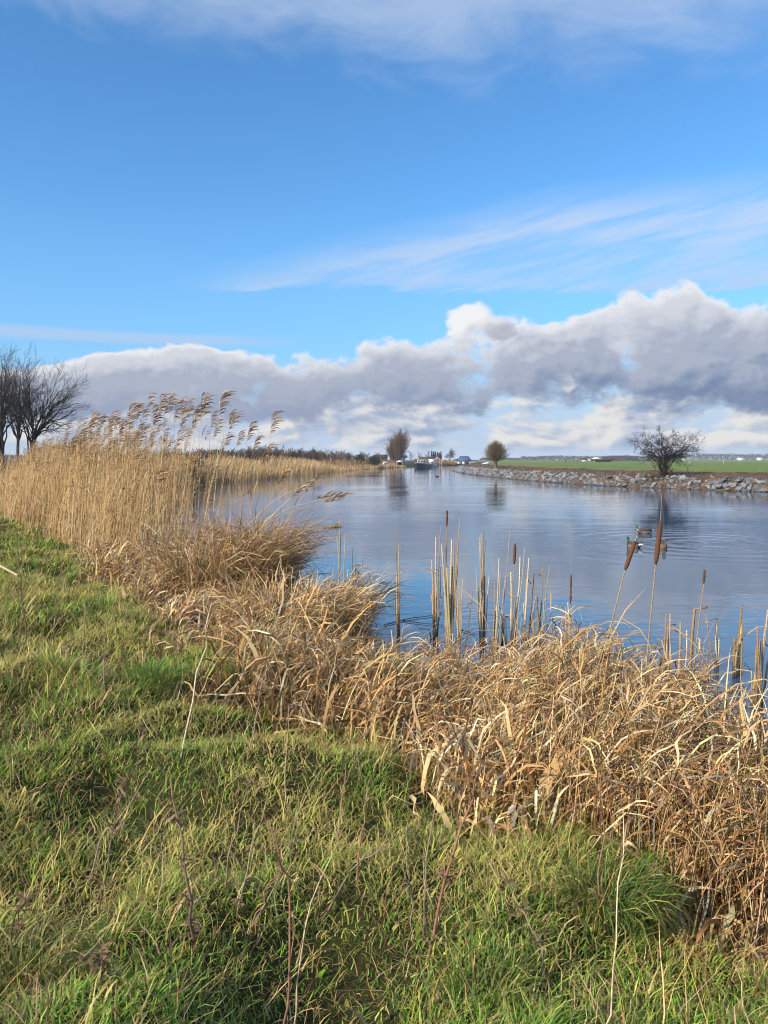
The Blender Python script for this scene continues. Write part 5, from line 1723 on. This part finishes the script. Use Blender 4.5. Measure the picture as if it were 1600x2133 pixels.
for k, (px, yt, Y, lean) in enumerate(((478, 862, 13.6, 10), (497, 905, 13.0, 22), (533, 912, 12.6, 26), (549, 945, 12.2, 16), (472, 905, 13.8, 4), (590, 985, 12.0, 60), (625, 1020, 11.8, 80))):
    reed([(px - lean - 25, 1125), (px - lean * 0.5 - 6, 1000 if yt < 950 else 1060), (px, yt)], Y, ("loose plumed reed just right of the bed, tallest of its loose row", "loose leaning reed right of the bed, plume level with its neighbours' middle", "loose reed with its plume just left of the solitary tall reed", "low loose reed whose plume hangs under the solitary tall reed", "short straight loose reed nearest the bed's right end", "loose reed slanting far right with its plume above the water", "lowest loose reed, slanting farthest right over the water")[k], 0.22, "loose reeds right of the bed", 1)
rngp = np.random.default_rng(90)
for k in range(34):
    px = 130 + 320 * (k + rngp.random()) / 34
    ytop = np.interp(px, [120, 200, 320, 390, 460], [900, 872, 835, 842, 850]) + rngp.normal(5, 12)
    Y = np.interp(px, [120, 300, 460], [20, 15.5, 13.5]) + rngp.normal(0, 0.5)
    reed([(px - 14 + rngp.normal(0, 6), 1110), (px - 6, 980), (px + 2, ytop)], Y, "slender reed with a wind-blown brown plume rising above the bed's top", 0.25 + 0.1 * rngp.random(), "plumed reeds rising above the bed", 1)


# ================================================================== bank plants that stand out
def mound(px, py, zb, n, L0, L1, w, tab, name, label, cat, spread, flop=1.0, mat=None, seed=1, arch=(0.1, 1.9), wind=0.8):
    b = at(px, py, zb)
    rng = np.random.default_rng(seed)
    root = empty(name, tuple(b), label=label, cat=cat)
    r = spread * np.sqrt(rng.random(n)); a = rng.random(n) * 6.283
    x = r * np.cos(a); y = r * np.sin(a) * 0.8
    th = a + rng.normal(0, 0.6, n); th = th + wind * np.sin(WIND - th)
    L = L0 + (L1 - L0) * rng.random(n)
    K = 7
    P = arcs(np.stack((x, y, np.full(n, -0.03)), -1), L, th, 0.4 * rng.random(n) * flop, arch[0] + 0.4 + (arch[1] + 0.6) * rng.random(n) ** 0.8 * flop, K, 2.1, rng.normal(0, 0.8, n), 0.35, 0.16)
    P[..., 2] = np.maximum(P[..., 2], -0.02)
    W = (w * (0.5 + rng.random(n)))[:, None] * np.array([0.6, 1, 1, 0.95, 0.8, 0.5, 0.06])[None, :]
    c = pick(n, tab, rng)
    tws = rng.normal(0, 0.5, (n, 1)) + np.linspace(0, 1, K)[None, :] * rng.normal(0, 0.7, (n, 1))
    A = acr(th)[:, None, :] * np.cos(tws)[..., None] + np.array([0, 0, 1.0]) * np.sin(tws)[..., None]
    V, F, C = ribbons(P, W, A, c * 0.85, c * 1.1)
    link("leaves", mk("leaves", V, F, mat or M_STRAW, C), root)
    return root


mound(528, 1240, 0.25, 2200, 0.7, 1.9, 0.011, G_BROWN, "sedge_mound", "big reddish brown mound of arching dead grass at the reed bed's end", "grass mound", 0.6, flop=0.95, seed=4, wind=0.2)
mound(455, 1240, 0.4, 2000, 0.5, 1.45, 0.012, G_TAN, "grass_mound", "pale bleached grass mound left of the reddish one", "grass mound", 0.85, flop=0.95, seed=5)
mound(625, 1320, 0.3, 1900, 0.35, 1.05, 0.015, G_TAN, "strap_leaf_mound", "mound of broad pale strap leaves left of the stalk row", "grass mound", 0.85, flop=1.05, seed=6)
GT = [(3, (0.10, 0.16, 0.025)), (2, (0.19, 0.22, 0.04)), (1.5, (0.07, 0.13, 0.025)), (1.5, (0.34, 0.28, 0.09))]
mound(1275, 1900, 0.60, 900, 0.12, 0.36, 0.0042, GT, "green_tussock", "bushy yellow-green grass tussock at the lower right", "grass tussock", 0.16, mat=M_GRASS, seed=7, arch=(0.9, 2.4), wind=0.7)
mound(330, 1410, 0.74, 420, 0.10, 0.24, 0.0048, [(3, (0.11, 0.21, 0.03)), (1, (0.20, 0.25, 0.05))], "green_tussock", "fresh bright green grass tuft in the middle of the meadow", "grass tussock", 0.24, mat=M_GRASS, seed=8, arch=(0.4, 1.5), wind=0.8)
mound(1010, 2080, 0.66, 210, 0.10, 0.30, 0.0042, GT, "green_tussock", "tall light green grass tuft at the bottom edge right of centre", "grass tussock", 0.13, mat=M_GRASS, seed=9, arch=(0.3, 1.7), wind=0.9)
mound(60, 2040, 0.70, 380, 0.10, 0.30, 0.0042, GT + [(3, (0.36, 0.29, 0.12))], "green_tussock", "straw-flecked grass tuft in the bottom left corner", "grass tussock", 0.16, mat=M_GRASS, seed=10, arch=(0.6, 2.0), wind=0.9)
mound(1560, 1720, 0.30, 900, 0.5, 1.1, 0.014, G_TAN, "strap_leaf_mound", "sprawl of long pale strap leaves at the right edge", "grass mound", 0.4, seed=12, arch=(0.8, 1.9), wind=0.3)


# ---- dead weed stems in the meadow
def weed(pts, label, rad=0.0035, col=(0.16, 0.09, 0.055), twigs=5, heads=0, zb=0.74):
    base = at(*pts[0], zb)
    base[2] = gz(base[0], base[1]) - 0.02
    Y = base[1]
    r = empty("weed_stem", tuple(base), label=label, cat="dead weed", group="dead weed stems in the meadow")
    rng = np.random.default_rng(int(pts[0][0] * 5 + pts[-1][1]))
    P = [base]
    for i, (a, b) in enumerate(pts[1:]): P.append(ad(a, b, Y + 0.06 * (i + 1) * rng.normal(0.4, 0.8)))
    P = np.array(P)
    Pk = resample(P, 10)
    for i in range(1, 9): Pk[i] += rng.normal(0, 0.005, 3)
    c = np.array([col]) * (1 + rng.normal(0, 0.12))
    V, F, C = tubes(rel(Pk, base)[None], np.linspace(rad * 1.05, rad * 0.45, 10)[None], 6, c * 1.3 + 0.02, c * 1.7 + 0.03)
    link("stem", mk("stem", V, F, M_STALK, C, smooth=True), r)
    for k in range(twigs):
        i = int(rng.integers(2, 10)); th = rng.random() * 6.283
        T = arcs(rel(Pk, base)[i][None], np.array([0.03 + 0.07 * rng.random()]), np.array([th]), np.array([0.3 + 0.5 * rng.random()]), np.array([0.9 + rng.random()]), 4, 1)
        V, F, C = tubes(T, np.linspace(rad * 0.4, rad * 0.2, 4)[None], 4, c * 1.4 + 0.02)
        t = link("twig", mk("twig", V, F, M_STALK, C), r)
    for k in range(heads):                              # shrivelled dark leaves hanging on the stem
        i = int(rng.integers(1, 9)); n = 5
        th = rng.random(n) * 6.283
        T = arcs(np.repeat(rel(Pk, base)[i][None], n, 0) + rng.normal(0, 0.012, (n, 3)), 0.03 + 0.04 * rng.random(n), th, 0.5 + rng.random(n), 1.5 + 1.5 * rng.random(n), 5, 1, rng.normal(0, 1.5, n))
        V, F, C = ribbons(T, np.full((n, 5), 0.014) * np.array([0.4, 1, 0.8, 1, 0.2]), acr(th), pick(n, [(2, (0.15, 0.095, 0.045)), (1, (0.28, 0.19, 0.10))], rng))
        link("shrivelled_leaf", mk("shrivelled_leaf", V, F, M_STRAW, C), r)
    return r


PALE = (0.36, 0.26, 0.16); RED = (0.20, 0.09, 0.05); DK = (0.10, 0.062, 0.035)
WEEDS = [
    ([(577, 2128), (609, 1919), (601, 1844), (573, 1769)], "reddish weed stem bending left at its top, bottom centre-left", 0.0042, RED, 6, 0),
    ([(594, 2132), (639, 1930), (661, 1840), (691, 1784)], "tall pale weed stem leaning right at the bottom, left of centre", 0.0036, PALE, 5, 0),
    ([(507, 1900), (594, 1791), (624, 1686), (661, 1615)], "long brownish weed stem slanting right in the centre-left meadow", 0.0034, (0.22, 0.15, 0.10), 6, 0),
    ([(740, 1800), (759, 1694), (770, 1622)], "short thick red-brown stem below the strap leaves", 0.0042, RED, 8, 0),
    ([(879, 1870), (886, 1780), (905, 1694), (931, 1607)], "upright brownish stem just right of the image centre line", 0.0036, (0.20, 0.13, 0.09), 5, 0),
    ([(886, 1930), (924, 1847), (957, 1750), (984, 1675), (995, 1607)], "thick reddish branching weed stem leaning right into the dead fringe", 0.0060, RED, 12, 2),
    ([(661, 1842), (740, 1802), (796, 1765), (856, 1720)], "nearly lying weed stem crossing the centre", 0.0034, (0.22, 0.15, 0.11), 5, 0),
    ([(866, 1880), (849, 1802), (845, 1731), (852, 1686)], "thin upright stem left of the thick reddish one", 0.0028, (0.24, 0.17, 0.12), 3, 0),
    ([(856, 1930), (815, 1832), (792, 1761)], "thin dark stem leaning left at the centre", 0.0028, DK, 4, 0),
    ([(1244, 2130), (1275, 2074), (1281, 1937), (1292, 1825), (1298, 1686)], "long straight pale straw standing in front of the green tussock", 0.0030, (0.42, 0.32, 0.20), 1, 0),
    ([(1135, 1994), (1124, 1949), (1082, 1881), (1041, 1814)], "weed stem leaning left with dark withered leaves at its foot", 0.0036, (0.22, 0.15, 0.10), 5, 3),
    ([(1248, 1850), (1255, 1712), (1250, 1640)], "red-brown stem behind the green tussock", 0.0040, RED, 4, 1),
    ([(1574, 2128), (1540, 2042), (1529, 2005)], "thin straw in the bottom right corner", 0.0028, PALE, 1, 0),
    ([(405, 1949), (394, 1862), (382, 1769), (364, 1675), (356, 1619)], "thick dark weed stem with clinging withered leaves in the left meadow", 0.0060, (0.11, 0.06, 0.04), 10, 7),
    ([(204, 1847), (225, 1780), (240, 1712), (255, 1656), (270, 1600)], "brown stem with dark withered leaves leaning right at left", 0.0036, (0.13, 0.08, 0.055), 6, 4),
    ([(180, 1791), (210, 1746), (244, 1709), (315, 1600)], "slanting grey stem crossing the one with withered leaves", 0.0032, (0.22, 0.16, 0.12), 4, 1),
    ([(465, 1836), (480, 1761), (506, 1682), (529, 1604)], "thin brown stem, left of a parallel pair in the left meadow", 0.0032, (0.20, 0.13, 0.09), 4, 2),
    ([(491, 1870), (525, 1761), (555, 1664), (577, 1600)], "thin brown stem, right of a parallel pair in the left meadow", 0.0032, (0.22, 0.15, 0.10), 4, 2),
    ([(514, 1892), (555, 1851), (596, 1784)], "short slanting stem under the parallel pair", 0.0034, RED, 3, 0),
    ([(240, 2080), (215, 2020), (205, 1980)], "low dark weed with hanging withered leaves at bottom left", 0.0050, DK, 4, 8),
    ([(30, 1945), (40, 1890), (55, 1860)], "curled grey withered dock by the left edge", 0.0040, (0.16, 0.11, 0.08), 4, 8),
    ([(375, 1567), (397, 1492), (412, 1402), (435, 1339), (427, 1309), (441, 1256)], "long kinked pale stem reaching up towards the pale grass mound", 0.0050, (0.44, 0.34, 0.22), 3, 0),
    ([(274, 1597), (300, 1530), (307, 1492)], "short dark stem in the mid meadow", 0.0040, DK, 3, 1),
    ([(137, 1412), (135, 1335)], "dark upright stem in the left mid meadow", 0.0050, DK, 3, 2),
    ([(217, 1447), (219, 1360), (220, 1275)], "grey upright stem behind the bright green tuft", 0.0048, (0.17, 0.12, 0.09), 5, 1),
    ([(172, 1352), (175, 1300), (176, 1249)], "pale upright stem left of the grey one", 0.0050, PALE, 3, 0),
    ([(60, 1330), (45, 1230), (34, 1136)], "dark branched weed near the left edge of the meadow", 0.0060, DK, 8, 3),
    ([(110, 1300), (118, 1230), (128, 1180)], "brown bushy weed right of the dark branched one", 0.0050, (0.15, 0.09, 0.06), 8, 2),
    ([(255, 1310), (270, 1255), (290, 1210)], "weed stem leaning towards the dead fringe at left", 0.0050, (0.16, 0.10, 0.065), 6, 1),
    ([(300, 1330), (310, 1290), (330, 1240)], "dark slanting stem near the corner of the dead fringe", 0.0050, DK, 5, 2),
    ([(520, 1560), (535, 1480), (548, 1410)], "tall grey stem at the meadow's edge below the strap leaves", 0.0042, (0.24, 0.17, 0.12), 4, 1),
    ([(590, 1640), (597, 1560), (602, 1470)], "tall thin pale stem against the dead fringe", 0.0034, PALE, 2, 0),
    ([(700, 1720), (722, 1600), (733, 1500)], "long thin stem standing before the strap leaf mound", 0.0036, (0.26, 0.17, 0.11), 5, 0),
]
for (pts, lab, rad, col, tw, hd) in WEEDS: weed(pts, lab, rad, col, tw, hd)


# ---- a broad withered leaf and a cut reed lying in the grass
def lying_leaf(pts, w, col, name, label, cat, zb, lift=0.05):
    P = np.array([at(a, b, zb) for a, b in pts])
    P[:, 2] = [gz(p[0], p[1]) + lift for p in P]
    o = P[0].copy(); Pk = resample(P, 9)
    Pk[:, 2] += 0.03 * np.sin(np.linspace(0, math.pi, 9))
    d = nrm(Pk[-1] - Pk[0]); sd = nrm(np.cross(d, (0, 0, 1.0))) * 0.8 + np.array((0, 0, 0.6))
    prof = np.array([0.08, 0.5, 0.85, 1, 1, 0.95, 0.8, 0.5, 0.15]) * w
    top = ribbons(rel(Pk, o)[None], prof[None], sd[None], np.array([col]))
    low = ribbons(rel(Pk, o)[None] - np.array((0, 0, 0.003)), prof[None], sd[None], np.array([col]) * 0.9)
    V, F, C = merge([top, (low[0], low[1][:, ::-1], low[2])])
    ob = link(name, mk(name, V, F, M_STRAW, C, smooth=True), None, label=label, cat=cat); ob.location = tuple(o)


lying_leaf([(692, 2000), (730, 2025), (775, 2052)], 0.028, (0.34, 0.25, 0.17), "withered_leaf", "broad curled greyish withered leaf lying in the grass at bottom centre", "leaf", 0.78, 0.10)
P = np.array([at(-12, 1172, 0.95), at(38, 1199, 0.85)]); o = P[0].copy()
V, F, C = tubes(rel(resample(P, 4), o)[None], np.full((1, 4), 0.016), 8, np.array([(0.52, 0.40, 0.22)]))
ob = link("cut_reed", mk("cut_reed", V, F, M_STALK, C, smooth=True), None, label="thick pale cut reed lying on the meadow at the left edge", cat="reed"); ob.location = tuple(o)

# a few broad pale leaves lying over the fringe at the right, each a thing of its own
for k, (pts, lab) in enumerate((([(1225, 1725), (1290, 1755), (1350, 1800), (1400, 1850)], "long flat pale leaf arching over the green tussock"), ([(1320, 1740), (1400, 1650), (1410, 1638)], "stout pale leaf pointing up right of the tussock"),
                                 ([(1390, 1800), (1460, 1745), (1530, 1770), (1600, 1830)], "long grey-tan leaf bowing down at the right edge"), ([(720, 1475), (790, 1480), (850, 1530)], "flat pale leaf blade bent over the fringe left of centre"))):
    Y = 3.3 if k < 3 else 5.2
    P = poly(pts, Y); o = P[0].copy(); Pk = resample(P, 10)
    for _ in range(2): Pk[1:-1] = (Pk[:-2] + 2 * Pk[1:-1] + Pk[2:]) / 4
    sd = np.tile(np.array((0.15, -0.75, 0.6)), (10, 1))
    V, F, C = ribbons(rel(Pk, o)[None], (np.array([0.5, 0.9, 1, 1, 1, 1, 0.9, 0.75, 0.5, 0.1]) * 0.02)[None], sd[None], np.array([(0.50, 0.38, 0.22)]))
    V2 = V - np.array((0, 0.002, 0.003))
    V, F, C = merge([(V, F, C), (V2, F[:, ::-1], C)])
    ob = link("strap_leaf", mk("strap_leaf", V, F, M_STRAW, C, smooth=True), None, label=lab, cat="leaf"); ob.location = tuple(o)


# ================================================================== the air
V, F, C = box(-6500, 6500, -250, 6500, -1.95, 13.5)
hz_mat = bpy.data.materials.new("haze_air"); hz_mat.use_nodes = True
hz_mat.node_tree.nodes.clear()
pv = hz_mat.node_tree.nodes.new('ShaderNodeVolumePrincipled')
pv.inputs['Color'].default_value = (0.80, 0.88, 1.0, 1)
pv.inputs['Density'].default_value = 0.00030
pv.inputs['Anisotropy'].default_value = 0.0
ho = hz_mat.node_tree.nodes.new('ShaderNodeOutputMaterial')
hz_mat.node_tree.links.new(pv.outputs[0], ho.inputs['Volume'])
link("haze", mk("haze", V, F, hz_mat), None, kind="stuff", label="faint winter haze over the whole polder", cat="haze")
